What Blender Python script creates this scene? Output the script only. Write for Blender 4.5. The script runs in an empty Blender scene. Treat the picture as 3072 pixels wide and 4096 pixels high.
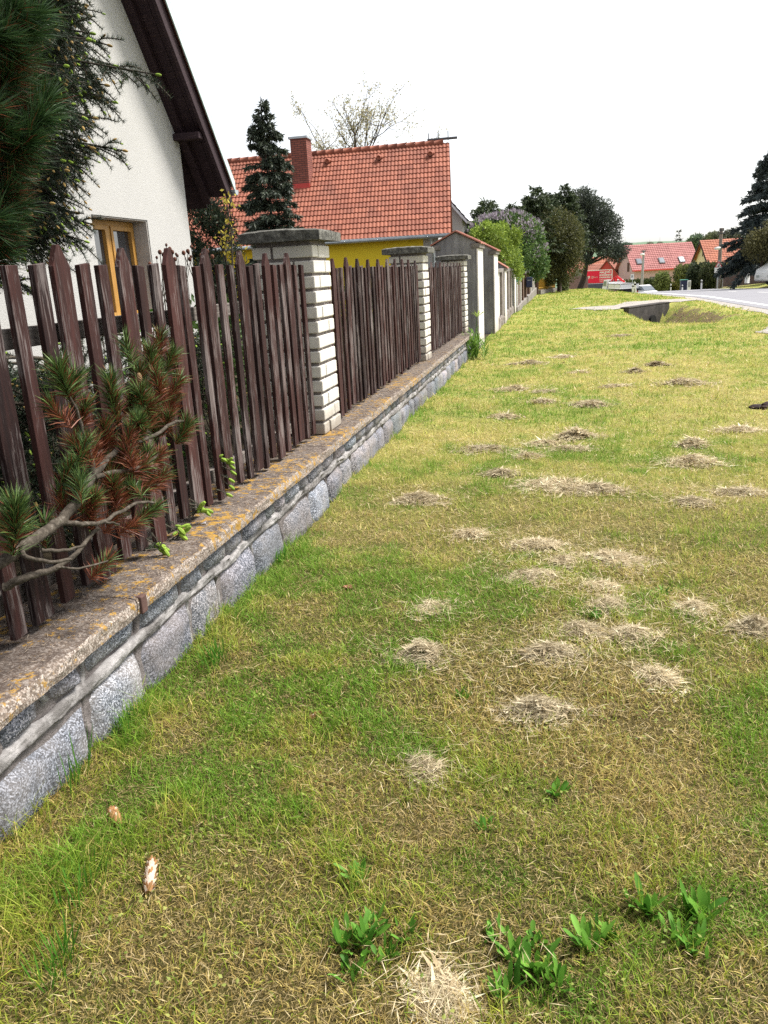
import bpy, math, random
import numpy as np
from mathutils import Matrix, Vector
rng = np.random.default_rng(7)
random.seed(7)
C = bpy.context.scene
COL = C.collection

# ------------------------------------------------------------------ camera, sky, sun, exposure
EYE = np.array([0.0, 0.0, 1.6])
FPX, PPX, PPY = 3218.25, 1536.0, 2048.0            # focal length and centre in full-resolution pixels
_vf = np.array([2240.0 - PPX, -(1055.0 - PPY), -FPX]); _vf /= np.linalg.norm(_vf)
_dn = np.array([2131.0 - PPX, -(12900.0 - PPY), -FPX]); _dn /= np.linalg.norm(_dn)
_zz = -_dn; _xx = np.cross(_vf, _zz); _xx /= np.linalg.norm(_xx); _zz = np.cross(_xx, _vf)
ROT = np.array([_xx, _vf, _zz])
cd = bpy.data.cameras.new('camera')
cam = bpy.data.objects.new('camera', cd); COL.objects.link(cam)
cd.sensor_fit = 'VERTICAL'; cd.sensor_height = 36.0; cd.lens = FPX / 4096 * 36.0
cd.clip_start = 0.05; cd.clip_end = 4000
m4 = Matrix([list(ROT[i]) + [EYE[i]] for i in range(3)] + [[0, 0, 0, 1]])
cam.matrix_world = m4
C.camera = cam

SUN_EL, SUN_AZ = math.radians(57), math.radians(66)   # azimuth clockwise from +Y
W = bpy.data.worlds.new('World'); C.world = W; W.use_nodes = True
nt = W.node_tree; nt.nodes.clear()
out = nt.nodes.new('ShaderNodeOutputWorld'); bg = nt.nodes.new('ShaderNodeBackground')
sky = nt.nodes.new('ShaderNodeTexSky'); sky.sky_type = 'NISHITA'; sky.sun_disc = False
sky.sun_elevation = SUN_EL; sky.sun_rotation = SUN_AZ
sky.air_density = 1.0; sky.dust_density = 1.5; sky.ozone_density = 1.0
hs = nt.nodes.new('ShaderNodeHueSaturation'); hs.inputs['Saturation'].default_value = 0.2
nt.links.new(sky.outputs[0], hs.inputs['Color']); nt.links.new(hs.outputs[0], bg.inputs[0])
bg.inputs[1].default_value = 0.12
nt.links.new(bg.outputs[0], out.inputs[0])
sl = bpy.data.lights.new('sun', 'SUN'); sl.energy = 3.6; sl.angle = math.radians(18); sl.color = (1.0, 0.96, 0.89)
so = bpy.data.objects.new('sun', sl); COL.objects.link(so)
sd = Vector((math.sin(SUN_AZ) * math.cos(SUN_EL), math.cos(SUN_AZ) * math.cos(SUN_EL), math.sin(SUN_EL)))
so.rotation_euler = sd.to_track_quat('Z', 'Y').to_euler(); so.location = (20, 10, 40)
C.view_settings.view_transform = 'Standard'; C.view_settings.look = 'None'
C.view_settings.exposure = 1.15; C.view_settings.gamma = 1.0
C.render.engine = 'CYCLES'
C.cycles.max_bounces = 6; C.cycles.diffuse_bounces = 3; C.cycles.transparent_max_bounces = 6
C.cycles.use_denoising = False

# ------------------------------------------------------------------ measuring helpers
def ray(u, v): return ROT @ np.array([u - PPX, -(v - PPY), -FPX])
def at_y(u, v, y): d = ray(u, v); return EYE + d * (y / d[1])
def at_x(u, v, x): d = ray(u, v); return EYE + d * (x / d[0])
def at_z(u, v, z=0.0): d = ray(u, v); return EYE + d * ((z - EYE[2]) / d[2])
def project(p):
    c = (np.asarray(p) - EYE) @ ROT
    w = np.maximum(-c[..., 2], 1e-3)
    return PPX + FPX * c[..., 0] / w, PPY - FPX * c[..., 1] / w, -c[..., 2]

# ------------------------------------------------------------------ numpy value noise
_lat = np.random.default_rng(3).random((256, 256))
def vnoise(x, y, s=1.0, oct=3):
    x = np.asarray(x) * s + 100.0; y = np.asarray(y) * s + 100.0
    tot = 0; amp = 1; norm = 0
    for o in range(oct):
        xi = np.floor(x).astype(int); yi = np.floor(y).astype(int); fx = x - xi; fy = y - yi
        fx = fx * fx * (3 - 2 * fx); fy = fy * fy * (3 - 2 * fy)
        g = lambda a, b: _lat[a % 256, b % 256]
        v = (g(xi, yi) * (1 - fx) + g(xi + 1, yi) * fx) * (1 - fy) + (g(xi, yi + 1) * (1 - fx) + g(xi + 1, yi + 1) * fx) * fy
        tot = tot + v * amp; norm += amp; amp *= 0.5; x = x * 2.03 + 17.3; y = y * 2.03 + 5.1
    return tot / norm

# ------------------------------------------------------------------ mesh builder
class MB:
    def __init__(s): s.v = []; s.f = []; s.m = []; s.c = []; s.n = 0
    def add(s, verts, faces, mat=0, col=None):
        verts = np.asarray(verts, float).reshape(-1, 3)
        if isinstance(faces, np.ndarray): groups = [faces]
        else:
            d = {}
            for f in faces: d.setdefault(len(f), []).append(f)
            groups = [np.array(x, int) for x in d.values()]
        s.v.append(verts)
        c = np.ones((len(verts), 4))
        if col is not None: c[:, :3] = np.asarray(col)
        s.c.append(c)
        for g in groups:
            s.f.append(g + s.n)
            s.m.append(np.full(len(g), mat) if np.isscalar(mat) else np.asarray(mat))
        s.n += len(verts)
    def box(s, x0, x1, y0, y1, z0, z1, mat=0, col=None, M=None):
        v = np.array([[x, y, z] for z in (z0, z1) for y in (y0, y1) for x in (x0, x1)], float)
        if M is not None: v = v @ np.array(M)[:3, :3].T + np.array(M)[:3, 3]
        s.add(v, [(0, 2, 3, 1), (4, 5, 7, 6), (0, 1, 5, 4), (2, 6, 7, 3), (0, 4, 6, 2), (1, 3, 7, 5)], mat, col)
    def prism(s, poly, axis, a0, a1, mat=0, col=None):
        """extrude a 2-D outline along an axis"""
        n = len(poly); v = []
        for a in (a0, a1):
            for p, q in poly: v.append({'x': (a, p, q), 'y': (p, a, q), 'z': (p, q, a)}[axis])
        f = [tuple(range(n))[::-1], tuple(range(n, 2 * n))] + [(i, (i + 1) % n, n + (i + 1) % n, n + i) for i in range(n)]
        s.add(v, f, mat, col)
    def tube(s, pts, rad, sides=8, mat=0, col=None, cap=True):
        pts = np.asarray(pts, float); n = len(pts); rad = np.broadcast_to(np.asarray(rad, float), (n,))
        t = np.gradient(pts, axis=0); t /= np.linalg.norm(t, axis=1)[:, None] + 1e-9
        up = np.array([0, 0, 1.0]) if abs(t[:, 2]).mean() < 0.9 else np.array([1.0, 0, 0])
        a = np.cross(t, up); a /= np.linalg.norm(a, axis=1)[:, None] + 1e-9; b = np.cross(t, a)
        th = np.linspace(0, 2 * np.pi, sides, endpoint=False)
        v = pts[:, None] + rad[:, None, None] * (a[:, None] * np.cos(th)[None, :, None] + b[:, None] * np.sin(th)[None, :, None])
        f = []
        for i in range(n - 1):
            for j in range(sides):
                k = (j + 1) % sides
                f.append((i * sides + j, i * sides + k, (i + 1) * sides + k, (i + 1) * sides + j))
        if cap: f += [tuple(range(sides)), tuple(range((n - 1) * sides, n * sides))[::-1]]
        s.add(v.reshape(-1, 3), f, mat, col)
    def ball(s, c, r, mat=0, col=None, seg=10, rings=6, M=None):
        v = []; f = []
        for i in range(rings + 1):
            p = math.pi * i / rings
            for j in range(seg):
                a = 2 * math.pi * j / seg; v.append((math.sin(p) * math.cos(a), math.sin(p) * math.sin(a), math.cos(p)))
        v = np.array(v) * np.asarray(r)
        if M is not None: v = v @ np.array(M)[:3, :3].T
        for i in range(rings):
            for j in range(seg):
                k = (j + 1) % seg; f.append((i * seg + j, (i + 1) * seg + j, (i + 1) * seg + k, i * seg + k))
        s.add(v + np.asarray(c), f, mat, col)
    def tris(s, base, d, side, length, width, mat=0, col=None):
        """n thin triangles: base point, direction, side vector"""
        n = len(base); L = np.broadcast_to(np.asarray(length, float), (n,))[:, None]; Wd = np.broadcast_to(np.asarray(width, float), (n,))[:, None]
        v = np.stack([base - side * Wd / 2, base + side * Wd / 2, base + d * L], 1).reshape(-1, 3)
        c = None if col is None else np.repeat(col, 3, 0)
        s.add(v, np.arange(3 * n).reshape(n, 3), mat, c)
    def leaves(s, base, d, side, length, width, mat=0, col=None, fold=0.0):
        n = len(base); L = np.broadcast_to(np.asarray(length, float), (n,))[:, None]; Wd = np.broadcast_to(np.asarray(width, float), (n,))[:, None]
        nn = np.cross(d, side)
        v = np.stack([base, base + d * L * .45 - side * Wd / 2 + nn * Wd * fold, base + d * L, base + d * L * .45 + side * Wd / 2 + nn * Wd * fold], 1).reshape(-1, 3)
        c = None if col is None else np.repeat(col, 4, 0)
        s.add(v, np.arange(4 * n).reshape(n, 4), mat, c)
    def build(s, name, mats, root=None, smooth=False, bevel=0, loc=(0, 0, 0)):
        me = bpy.data.meshes.new(name)
        off = np.zeros(3); q = root
        while q is not None: off += np.array(q.location); q = q.parent
        V = np.concatenate(s.v) - (off if root else np.asarray(loc)); nv = len(V)
        me.vertices.add(nv); me.vertices.foreach_set('co', V.astype(np.float32).ravel())
        tot = sum(len(f) for f in s.f); sizes = np.concatenate([np.full(len(f), f.shape[1]) for f in s.f])
        loops = np.concatenate([f.ravel() for f in s.f])
        me.loops.add(len(loops)); me.loops.foreach_set('vertex_index', loops.astype(np.int32))
        me.polygons.add(tot); st = np.concatenate([[0], np.cumsum(sizes)[:-1]])
        me.polygons.foreach_set('loop_start', st.astype(np.int32))
        me.polygons.foreach_set('material_index', np.concatenate(s.m).astype(np.int32))
        me.polygons.foreach_set('use_smooth', np.full(tot, smooth))
        ca = me.color_attributes.new('Col', 'FLOAT_COLOR', 'POINT')
        ca.data.foreach_set('color', np.concatenate(s.c).astype(np.float32).ravel())
        me.update(calc_edges=True); me.validate()
        for m in (mats if isinstance(mats, (list, tuple)) else [mats]): me.materials.append(m)
        o = bpy.data.objects.new(name, me); COL.objects.link(o)
        if root: o.parent = root
        else: o.location = loc
        if bevel:
            b = o.modifiers.new('edge', 'BEVEL'); b.width = bevel; b.segments = 2; b.limit_method = 'ANGLE'; b.angle_limit = math.radians(40)
        return o

def tag(o, label, cat, group=None, kind=None):
    if label: o['label'] = label
    if cat: o['category'] = cat
    if group: o['group'] = group
    if kind: o['kind'] = kind
    return o
def thing(name, label, cat, loc, group=None):
    o = bpy.data.objects.new(name, None); COL.objects.link(o); o.location = tuple(float(a) for a in loc); o.empty_display_size = .2
    return tag(o, label, cat, group)
def sub(o, child): child.parent = o; return child
def copy_thing(r, loc, label=None, group=None):
    c = r.copy(); COL.objects.link(c); c.location = loc
    if label: c['label'] = label
    if group: c['group'] = group
    for ch in list(r.children):
        k = ch.copy(); COL.objects.link(k); k.parent = c
        for g in list(ch.children):
            q = g.copy(); COL.objects.link(q); q.parent = k
    return c

# ------------------------------------------------------------------ materials
class NM:
    """small node-material writer"""
    def __init__(s, name, rough=0.85, spec=0.25):
        s.m = bpy.data.materials.new(name); s.m.use_nodes = True; s.t = s.m.node_tree
        s.b = s.t.nodes['Principled BSDF']; s.b.inputs['Roughness'].default_value = rough
        s.b.inputs['Specular IOR Level'].default_value = spec
        s.o = s.t.nodes['Material Output']; s._tc = None
    def n(s, ty, **k):
        x = s.t.nodes.new(ty)
        for a, b in k.items(): setattr(x, a, b)
        return x
    def L(s, a, b): s.t.links.new(a, b)
    def tc(s):
        if not s._tc: s._tc = s.n('ShaderNodeTexCoord')
        return s._tc.outputs['Object']
    def vec(s, scale=(1, 1, 1), rot=(0, 0, 0), rnd=False):
        mp = s.n('ShaderNodeMapping'); mp.inputs['Scale'].default_value = scale; mp.inputs['Rotation'].default_value = rot
        s.L(s.tc(), mp.inputs['Vector'])
        if rnd:
            oi = s.n('ShaderNodeObjectInfo'); mu = s.n('ShaderNodeVectorMath', operation='SCALE'); mu.inputs[0].default_value = (37, 53, 91)
            s.L(oi.outputs['Random'], mu.inputs['Scale']); s.L(mu.outputs[0], mp.inputs['Location'])
        return mp.outputs[0]
    def noise(s, scale=5, detail=4, rough=.6, v=None, dist=0):
        x = s.n('ShaderNodeTexNoise'); x.inputs['Scale'].default_value = scale; x.inputs['Detail'].default_value = detail
        x.inputs['Roughness'].default_value = rough; x.inputs['Distortion'].default_value = dist
        s.L(v if v is not None else s.tc(), x.inputs['Vector']); return x.outputs['Fac']
    def vor(s, scale=5, v=None, feature='F1', out='Distance'):
        x = s.n('ShaderNodeTexVoronoi', feature=feature); x.inputs['Scale'].default_value = scale
        s.L(v if v is not None else s.tc(), x.inputs['Vector']); return x.outputs[out]
    def ramp(s, f, stops, interp='LINEAR'):
        r = s.n('ShaderNodeValToRGB'); e = r.color_ramp; e.interpolation = interp
        while len(e.elements) < len(stops): e.elements.new(.5)
        for q, (p, c) in zip(e.elements, stops):
            q.position = p; c = (c, c, c) if np.isscalar(c) else c; q.color = (*c, 1)
        s.L(f, r.inputs[0]); return r.outputs[0]
    def mix(s, f, a, b, mode='MIX'):
        x = s.n('ShaderNodeMix', data_type='RGBA', blend_type=mode)
        for i, v in ((0, f), (6, a), (7, b)):
            if hasattr(v, 'links') or hasattr(v, 'is_linked'): s.L(v, x.inputs[i])
            else: x.inputs[i].default_value = v if i == 0 else (*v, 1)
        return x.outputs[2]
    def math(s, op, a, b=0):
        x = s.n('ShaderNodeMath', operation=op)
        for i, v in ((0, a), (1, b)):
            if hasattr(v, 'is_linked'): s.L(v, x.inputs[i])
            else: x.inputs[i].default_value = v
        return x.outputs[0]
    def sep(s, v=None):
        x = s.n('ShaderNodeSeparateXYZ'); s.L(v if v is not None else s.tc(), x.inputs[0]); return x.outputs
    def attr(s): 
        a = s.n('ShaderNodeAttribute', attribute_name='Col'); return a.outputs['Color']
    def color(s, c):
        if hasattr(c, 'is_linked'): s.L(c, s.b.inputs['Base Color'])
        else: s.b.inputs['Base Color'].default_value = (*c, 1)
        return s
    def bump(s, h, strength=.4, dist=.01):
        x = s.n('ShaderNodeBump'); x.inputs['Strength'].default_value = strength; x.inputs['Distance'].default_value = dist
        s.L(h, x.inputs['Height']); s.L(x.outputs[0], s.b.inputs['Normal']); return s
    def translucent(s, c, f=.35):
        t = s.n('ShaderNodeBsdfTranslucent'); mx = s.n('ShaderNodeMixShader'); mx.inputs[0].default_value = f
        if hasattr(c, 'is_linked'): s.L(c, t.inputs[0])
        else: t.inputs[0].default_value = (*c, 1)
        s.L(s.b.outputs[0], mx.inputs[1]); s.L(t.outputs[0], mx.inputs[2]); s.L(mx.outputs[0], s.o.inputs[0]); return s

def plain(name, c, rough=.7, var=.25, scale=8, bump=.15, dist=.005, metal=0, spec=.3):
    k = NM(name, rough, spec)
    f = k.noise(scale, 5)
    lo = tuple(a * (1 - var) for a in c); hi = tuple(min(1, a * (1 + var * .7)) for a in c)
    k.color(k.mix(k.ramp(f, [(.3, 0), (.7, 1)]), lo, hi))
    if bump: k.bump(k.noise(scale * 6, 4), bump, dist)
    k.b.inputs['Metallic'].default_value = metal
    return k.m

def leafmat(name, trans=.3, rough=.6, gain=1.0, spec=.25):
    k = NM(name, rough, spec)
    c = k.attr()
    if gain != 1: c = k.mix(1.0, c, (gain,) * 3, 'MULTIPLY')
    k.color(c); k.translucent(c, trans); return k.m

M = {}
def make_materials():
    # weathered picket: red-brown paint worn to grey wood along the grain (grain runs up the board)
    k = NM('picket_paint', .8, .2)
    v = k.vec((1, 1, .06), rnd=True)
    g = k.noise(120, 5, .65, v, .6); g2 = k.noise(30, 4, .6, v, .8); big = k.noise(5, 3, .5, k.vec((1, 1, .5), rnd=True))
    oi = k.n('ShaderNodeObjectInfo')
    base = k.ramp(k.math('ADD', k.math('MULTIPLY', g2, .7), k.math('MULTIPLY', oi.outputs['Random'], .3)), [(.3, (.011, .005, .005)), (.5, (.03, .0115, .010)), (.72, (.056, .02, .017))])
    wear = k.ramp(k.math('ADD', g, k.math('MULTIPLY', k.math('SUBTRACT', big, .5), .8)), [(.53, 0), (.67, 1)])
    grey = k.ramp(g2, [(.3, (.085, .068, .064)), (.7, (.3, .265, .255))])
    k.color(k.mix(k.math('MULTIPLY', wear, .6), base, grey)); k.bump(g, .6, .004); M['picket'] = k.m
    k = NM('rail_wood', .85, .2); v = k.vec((1, .06, 1), rnd=True)
    g = k.noise(90, 5, .65, v, .5); k.color(k.ramp(g, [(.3, (.06, .05, .045)), (.65, (.24, .21, .19))])); k.bump(g, .6, .004); M['rail'] = k.m
    # sand-lime brick, grey-white with pits
    k = NM('pale_brick', .85, .2)
    f = k.noise(9, 4); pit = k.ramp(k.vor(70), [(.06, 1), (.16, 0)]); pm = k.ramp(k.noise(14, 2), [(.52, 0), (.6, 1)])
    z = k.sep()[2]
    base = k.mix(f, (.5, .47, .42), (.66, .63, .58))
    foot_mask = k.ramp(k.math('ADD', z, k.math('MULTIPLY', k.noise(10, 4), .25)), [(.16, 1), (.36, 0)])  # browner and darker towards the pillar foot, broken by noise
    base = k.mix(k.math('MULTIPLY', foot_mask, .75), base, (.2, .16, .12))
    k.color(k.mix(k.math('MULTIPLY', k.math('MULTIPLY', pit, pm), .75), base, (.1, .09, .085))); k.bump(k.noise(60, 6, .7), .5, .004); M['brick'] = k.m
    M['mortar'] = plain('grey_mortar', (.2, .175, .165), .95, .35, 30, .6, .006)
    k = NM('lichen_concrete', .95, .15)
    f = k.noise(22, 8, .75); k.color(k.ramp(f, [(.3, (.04, .04, .037)), (.48, (.115, .112, .1)), (.6, (.23, .225, .2)), (.75, (.46, .45, .4))])); k.bump(k.noise(45, 8, .8), 1, .02); M['cap'] = k.m
    # coping: exposed aggregate, litter, orange lichen on the top face
    k = NM('coping_concrete', .95, .15)
    ag = k.vor(160, out='Color'); agv = k.sep(ag)[0]
    f = k.noise(4, 5, .6); fine = k.noise(90, 4, .7)
    conc = k.mix(k.ramp(f, [(.3, 0), (.7, 1)]), (.2, .155, .125), (.34, .29, .24))
    conc = k.mix(.55, conc, k.ramp(k.math('MULTIPLY', k.math('ADD', agv, fine), .5), [(.3, (.04, .03, .026)), (.5, (.17, .125, .1)), (.68, (.5, .45, .41))]))
    nz = k.n('ShaderNodeNewGeometry'); up = k.sep(nz.outputs['Normal'])[2]
    topd = k.mix(k.ramp(k.noise(17, 6, .75), [(.36, .92), (.62, .4)]), conc, (.05, .036, .03)); conc = k.mix(k.ramp(up, [(.6, 0), (.9, 1)]), conc, topd)
    ysep = k.sep()[1]
    near = k.ramp(k.math('MULTIPLY', ysep, .1), [(.12, .06), (.42, .0)])
    lf = k.math('ADD', k.math('ADD', k.noise(24, 7, .72), k.math('MULTIPLY', k.math('SUBTRACT', k.noise(3.2, 3), .5), .45)), near)
    lich = k.ramp(lf, [(.6, 0), (.66, 1)])
    k.color(k.mix(k.math('MULTIPLY', lich, .9), conc, k.mix(k.noise(60, 3), (.22, .12, .02), (.46, .27, .05)))); k.bump(k.math('ADD', fine, agv), .7, .006); M['coping'] = k.m
    # granite
    k = NM('granite', .8, .3)
    w = k.vor(190, out='Color'); s1 = k.sep(w); f = k.noise(140, 3, .7); big = k.noise(3, 3)
    sp = k.math('ADD', k.math('MULTIPLY', s1[0], .5), k.math('MULTIPLY', f, .5))
    c = k.ramp(sp, [(.3, (.04, .045, .055)), (.46, (.11, .12, .14)), (.6, (.2, .215, .25)), (.74, (.42, .425, .46))])
    k.color(k.mix(1.0, k.mix(k.ramp(big, [(.42, 0), (.7, .5)]), c, (.34, .29, .25)), k.attr(), 'MULTIPLY')); k.bump(k.noise(40, 6, .7), .7, .012); M['granite'] = k.m
    k = NM('lime_mortar', .95, .1); f = k.noise(7, 7, .7); k.color(k.mix(k.ramp(f, [(.42, 0), (.62, 1)]), (.15, .14, .135), k.mix(k.noise(50, 4), (.3, .285, .28), (.47, .45, .445)))); k.bump(k.noise(30, 6, .75), .9, .015); M['bead'] = k.m
    M['backmortar'] = plain('dark_mortar', (.16, .14, .135), .95, .4, 20, .8, .012)
    # rough render
    k = NM('white_render', .95, .15); k.color(k.mix(k.noise(1.2, 5), (.385, .378, .362), (.455, .448, .432))); k.bump(k.noise(55, 6, .8), .45, .02); M['render'] = k.m
    M['reveal'] = plain('reveal_render', (.42, .39, .36), .95, .2, 6, .7, .01)
    k = NM('grey_render', .95, .15)
    f = k.noise(1.6, 7, .65); fl = k.vec((6, 6, .5)); k.color(k.mix(k.ramp(k.noise(2.2, 6, .65, fl), [(.4, 0), (.7, .6)]), k.ramp(f, [(.3, (.14, .14, .15)), (.5, (.24, .24, .25)), (.7, (.36, .355, .36))]), (.08, .075, .07)))
    k.bump(k.noise(30, 6, .75), .6, .02); M['greyrender'] = k.m
    k = NM('white_limewash', .95, .15); f = k.noise(2.5, 6, .7)
    z = k.sep()[2]; d = k.ramp(k.math('ADD', z, k.math('MULTIPLY', f, .5)), [(.25, 1), (.65, 0)])
    k.color(k.mix(k.math('MULTIPLY', d, .8), k.mix(k.ramp(f, [(.4, 0), (.75, 1)]), (.68, .65, .62), (.5, .46, .43)), (.33, .29, .26))); k.bump(k.noise(20, 5), .4, .02); M['limewash'] = k.m
    M['stone_strip'] = plain('brown_render', (.21, .18, .165), .95, .35, 5, .5, .02)
    k = NM('yellow_render', .9, .15); k.color(k.mix(k.noise(1.5, 4), (.72, .54, .03), (.8, .62, .05))); k.bump(k.noise(40, 4), .3, .01); M['yellow'] = k.m
    # clay tile: per-tile tint by rounding the tile coordinates
    def tile(name, a, b, dark, px, py, ax=(0, 1)):
        k = NM(name, .75, .3); sp = k.sep()
        fx = k.math('FLOOR', k.math('DIVIDE', sp[ax[0]], px)); fy = k.math('FLOOR', k.math('DIVIDE', sp[ax[1]], py))
        cv = k.n('ShaderNodeCombineXYZ'); k.L(fx, cv.inputs[0]); k.L(fy, cv.inputs[1])
        wn = k.n('ShaderNodeTexWhiteNoise'); k.L(cv.outputs[0], wn.inputs['Vector'])
        c = k.mix(wn.outputs['Value'], a, b)
        st = k.ramp(k.noise(.9, 6, .7), [(.45, 0), (.75, .5)])
        c = k.mix(st, c, dark); k.color(c); k.bump(k.noise(40, 4), .2, .01); M[name] = k.m
    tile('clay_tile', (.2, .062, .037), (.29, .098, .058), (.12, .05, .036), .3, .241)
    tile('pink_tile', (.3, .115, .11), (.38, .16, .15), (.2, .08, .075), .33, .33)
    tile('orange_tile', (.3, .105, .065), (.4, .15, .09), (.22, .07, .045), .3, .3)
    k = NM('dark_board', .75, .3); v = k.vec((1, .1, .1)); g = k.noise(30, 5, .65, k.vec((.2, 3, 3)), .5)
    k.color(k.ramp(g, [(.3, (.012, .006, .01)), (.6, (.035, .018, .022)), (.78, (.11, .08, .08))])); k.bump(g, .5, .006); M['soffit'] = k.m
    k = NM('golden_wood', .5, .4); g = k.noise(12, 5, .6, k.vec((4, 4, .4)), .5); k.color(k.ramp(g, [(.3, (.28, .135, .025)), (.7, (.44, .235, .055))])); M['window_wood'] = k.m
    k = NM('window_glass', .03, .8); k.color((.02, .024, .03)); k.b.inputs['IOR'].default_value = 1.9; M['glass'] = k.m
    M['zinc'] = plain('zinc', (.42, .46, .48), .45, .2, 6, .1, .003, .6, .5)
    M['verge_metal'] = plain('verge_metal', (.5, .6, .58), .5, .15, 6, .05, .003, .2, .5)
    k = NM('chimney_brick', .9, .2); bt = k.n('ShaderNodeTexBrick'); bt.inputs['Scale'].default_value = 1
    bt.inputs['Color1'].default_value = (.2, .07, .05, 1); bt.inputs['Color2'].default_value = (.28, .1, .075, 1); bt.inputs['Mortar'].default_value = (.06, .04, .04, 1)
    bt.inputs['Brick Width'].default_value = .25; bt.inputs['Row Height'].default_value = .08; bt.inputs['Mortar Size'].default_value = .01
    sp = k.sep(); cv = k.n('ShaderNodeCombineXYZ'); k.L(k.math('ADD', sp[0], sp[1]), cv.inputs[0]); k.L(sp[2], cv.inputs[1]); k.L(cv.outputs[0], bt.inputs['Vector'])
    k.color(bt.outputs['Color']); M['chimney'] = k.m
    M['red_metal'] = plain('red_flashing', (.5, .06, .05), .5, .15, 5, 0)
    M['bark'] = plain('bark', (.06, .045, .036), .95, .45, 14, .8, .02)
    k = NM('branch_bark', .9, .2); f = k.noise(60, 6, .7); k.color(k.ramp(f, [(.3, (.025, .02, .015)), (.55, (.075, .062, .048)), (.8, (.19, .17, .145))])); k.bump(f, .8, .006); M['branch'] = k.m
    M['leaf'] = leafmat('foliage', .3); M['needle'] = leafmat('needles', .12, .5, 1.0, .35)
    M['blade'] = leafmat('grass_blades', .4, .6); M['straw'] = leafmat('dry_straw', .2, .7)
    # ground sheet under the blades
    k = NM('turf', .95, .1); p = k.tc()
    a = k.noise(.7, 5, .6); b = k.noise(14, 6, .75); c2 = k.noise(70, 4, .8)
    g = k.ramp(k.math('ADD', k.math('MULTIPLY', a, .6), k.math('MULTIPLY', b, .4)), [(.36, (.07, .11, .018)), (.5, (.17, .18, .035)), (.62, (.26, .21, .085))])
    k.color(k.mix(k.ramp(c2, [(.35, .75), (.62, 0)]), g, (.055, .042, .02))); k.bump(k.math('ADD', b, c2), 1, .04)
    M['turf'] = k.m
    k = NM('garden_soil', .95, .1); k.color(k.ramp(k.noise(9, 6, .7), [(.3, (.02, .016, .011)), (.7, (.07, .055, .035))])); M['soil'] = k.m
    k = NM('bank_soil', .95, .1); k.color(k.ramp(k.noise(2.5, 7, .75), [(.35, (.12, .085, .05)), (.5, (.21, .16, .09)), (.64, (.17, .19, .05))])); k.bump(k.noise(8, 6, .75), 1, .08); M['bank'] = k.m
    k = NM('far_grass', .95, .1); k.color(k.ramp(k.noise(.25, 7, .7), [(.35, (.13, .19, .03)), (.52, (.2, .25, .05)), (.68, (.27, .25, .09))])); k.bump(k.noise(4, 6, .8), 1, .08); M['fargrass'] = k.m
    k = NM('asphalt', .8, .3); k.color(k.mix(k.noise(.35, 5), (.18, .177, .195), (.225, .222, .24))); k.bump(k.noise(40, 4), .3, .01); M['asphalt'] = k.m
    M['paint'] = plain('road_paint', (.72, .72, .7), .6, .12, 3, 0)
    k = NM('gravel', .95, .1); k.color(k.ramp(k.noise(4, 8, .8), [(.3, (.2, .18, .16)), (.55, (.36, .33, .3)), (.75, (.5, .47, .44))])); k.bump(k.noise(25, 6, .8), .8, .03); M['gravel'] = k.m
    M['concrete'] = plain('old_concrete', (.2, .18, .165), .95, .4, 4, .6, .02)
    M['dark_concrete'] = plain('culvert_concrete', (.055, .048, .045), .95, .5, 3, .6, .02)  # very dark mottled concrete of the headwall and its lip
    M['painted_hole'] = plain('pipe_painted_shade', (.008, .008, .008), 1, .1, 3, 0)
    M['white_paint'] = plain('white_gloss', (.74, .74, .73), .35, .06, 2, 0)
    M['red_paint'] = plain('red_gloss', (.5, .02, .025), .35, .1, 2, 0)
    M['black'] = plain('black_rubber', (.012, .012, .013), .6, .2, 8, 0)
    M['darkgrey'] = plain('dark_grey', (.07, .07, .08), .6, .2, 4, 0)
    M['grey'] = plain('mid_grey', (.28, .28, .29), .6, .15, 4, 0)
    M['pole'] = plain('concrete_pole', (.36, .35, .34), .9, .2, 3, .2, .01)
    M['woodpole'] = plain('wooden_pole', (.2, .16, .15), .9, .25, 3, .2, .01)
    M['poster'] = plain('poster_red', (.66, .012, .05), .55, .05, .6, 0)
    M['green_paint'] = plain('green_trim', (.1, .34, .25), .6, .15, 4, 0)
    M['blue_paint'] = plain('navy_paint', (.025, .03, .075), .5, .15, 4, 0)
    M['brownbrick'] = plain('brown_brick', (.13, .08, .06), .9, .4, 14, .5, .01)
    M['cream'] = plain('cream_render', (.72, .62, .38), .9, .08, 2, .2, .01)
    M['pinkwall'] = plain('pink_render', (.5, .36, .38), .9, .1, 2, .2, .01)
    M['boards'] = plain('brown_boards', (.09, .05, .042), .85, .4, 6, .3, .01)
    M['tile_red'] = plain('cap_tile', (.36, .15, .11), .75, .2, 8, .2, .01)
    M['railing'] = plain('ochre_railing', (.36, .2, .02), .6, .25, 6, 0)
    M['white_roof'] = plain('pale_roof', (.6, .6, .64), .6, .15, 4, .2, .02)
    M['tilerough'] = plain('brown_roof', (.25, .1, .07), .85, .3, 2, .3, .03)
    M['cone'] = leafmat('cone_scale', .05, .8)
    M['car_glass'] = plain('car_glass', (.1, .12, .14), .1, .1, 2, 0, spec=.8)
    M['clear'] = plain('skylight_pane', (.08, .1, .13), .15, .1, 2, 0, spec=.8)
    M['painted_lit_pane'] = plain('skylight_painted_lit', (.55, .62, .68), .2, .1, 2, 0, spec=.8)  # second skylight pane with its brightness painted into the base colour
    M['hill'] = plain('hill_green', (.11, .17, .1), .95, .3, .03, 0)
make_materials()

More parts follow.
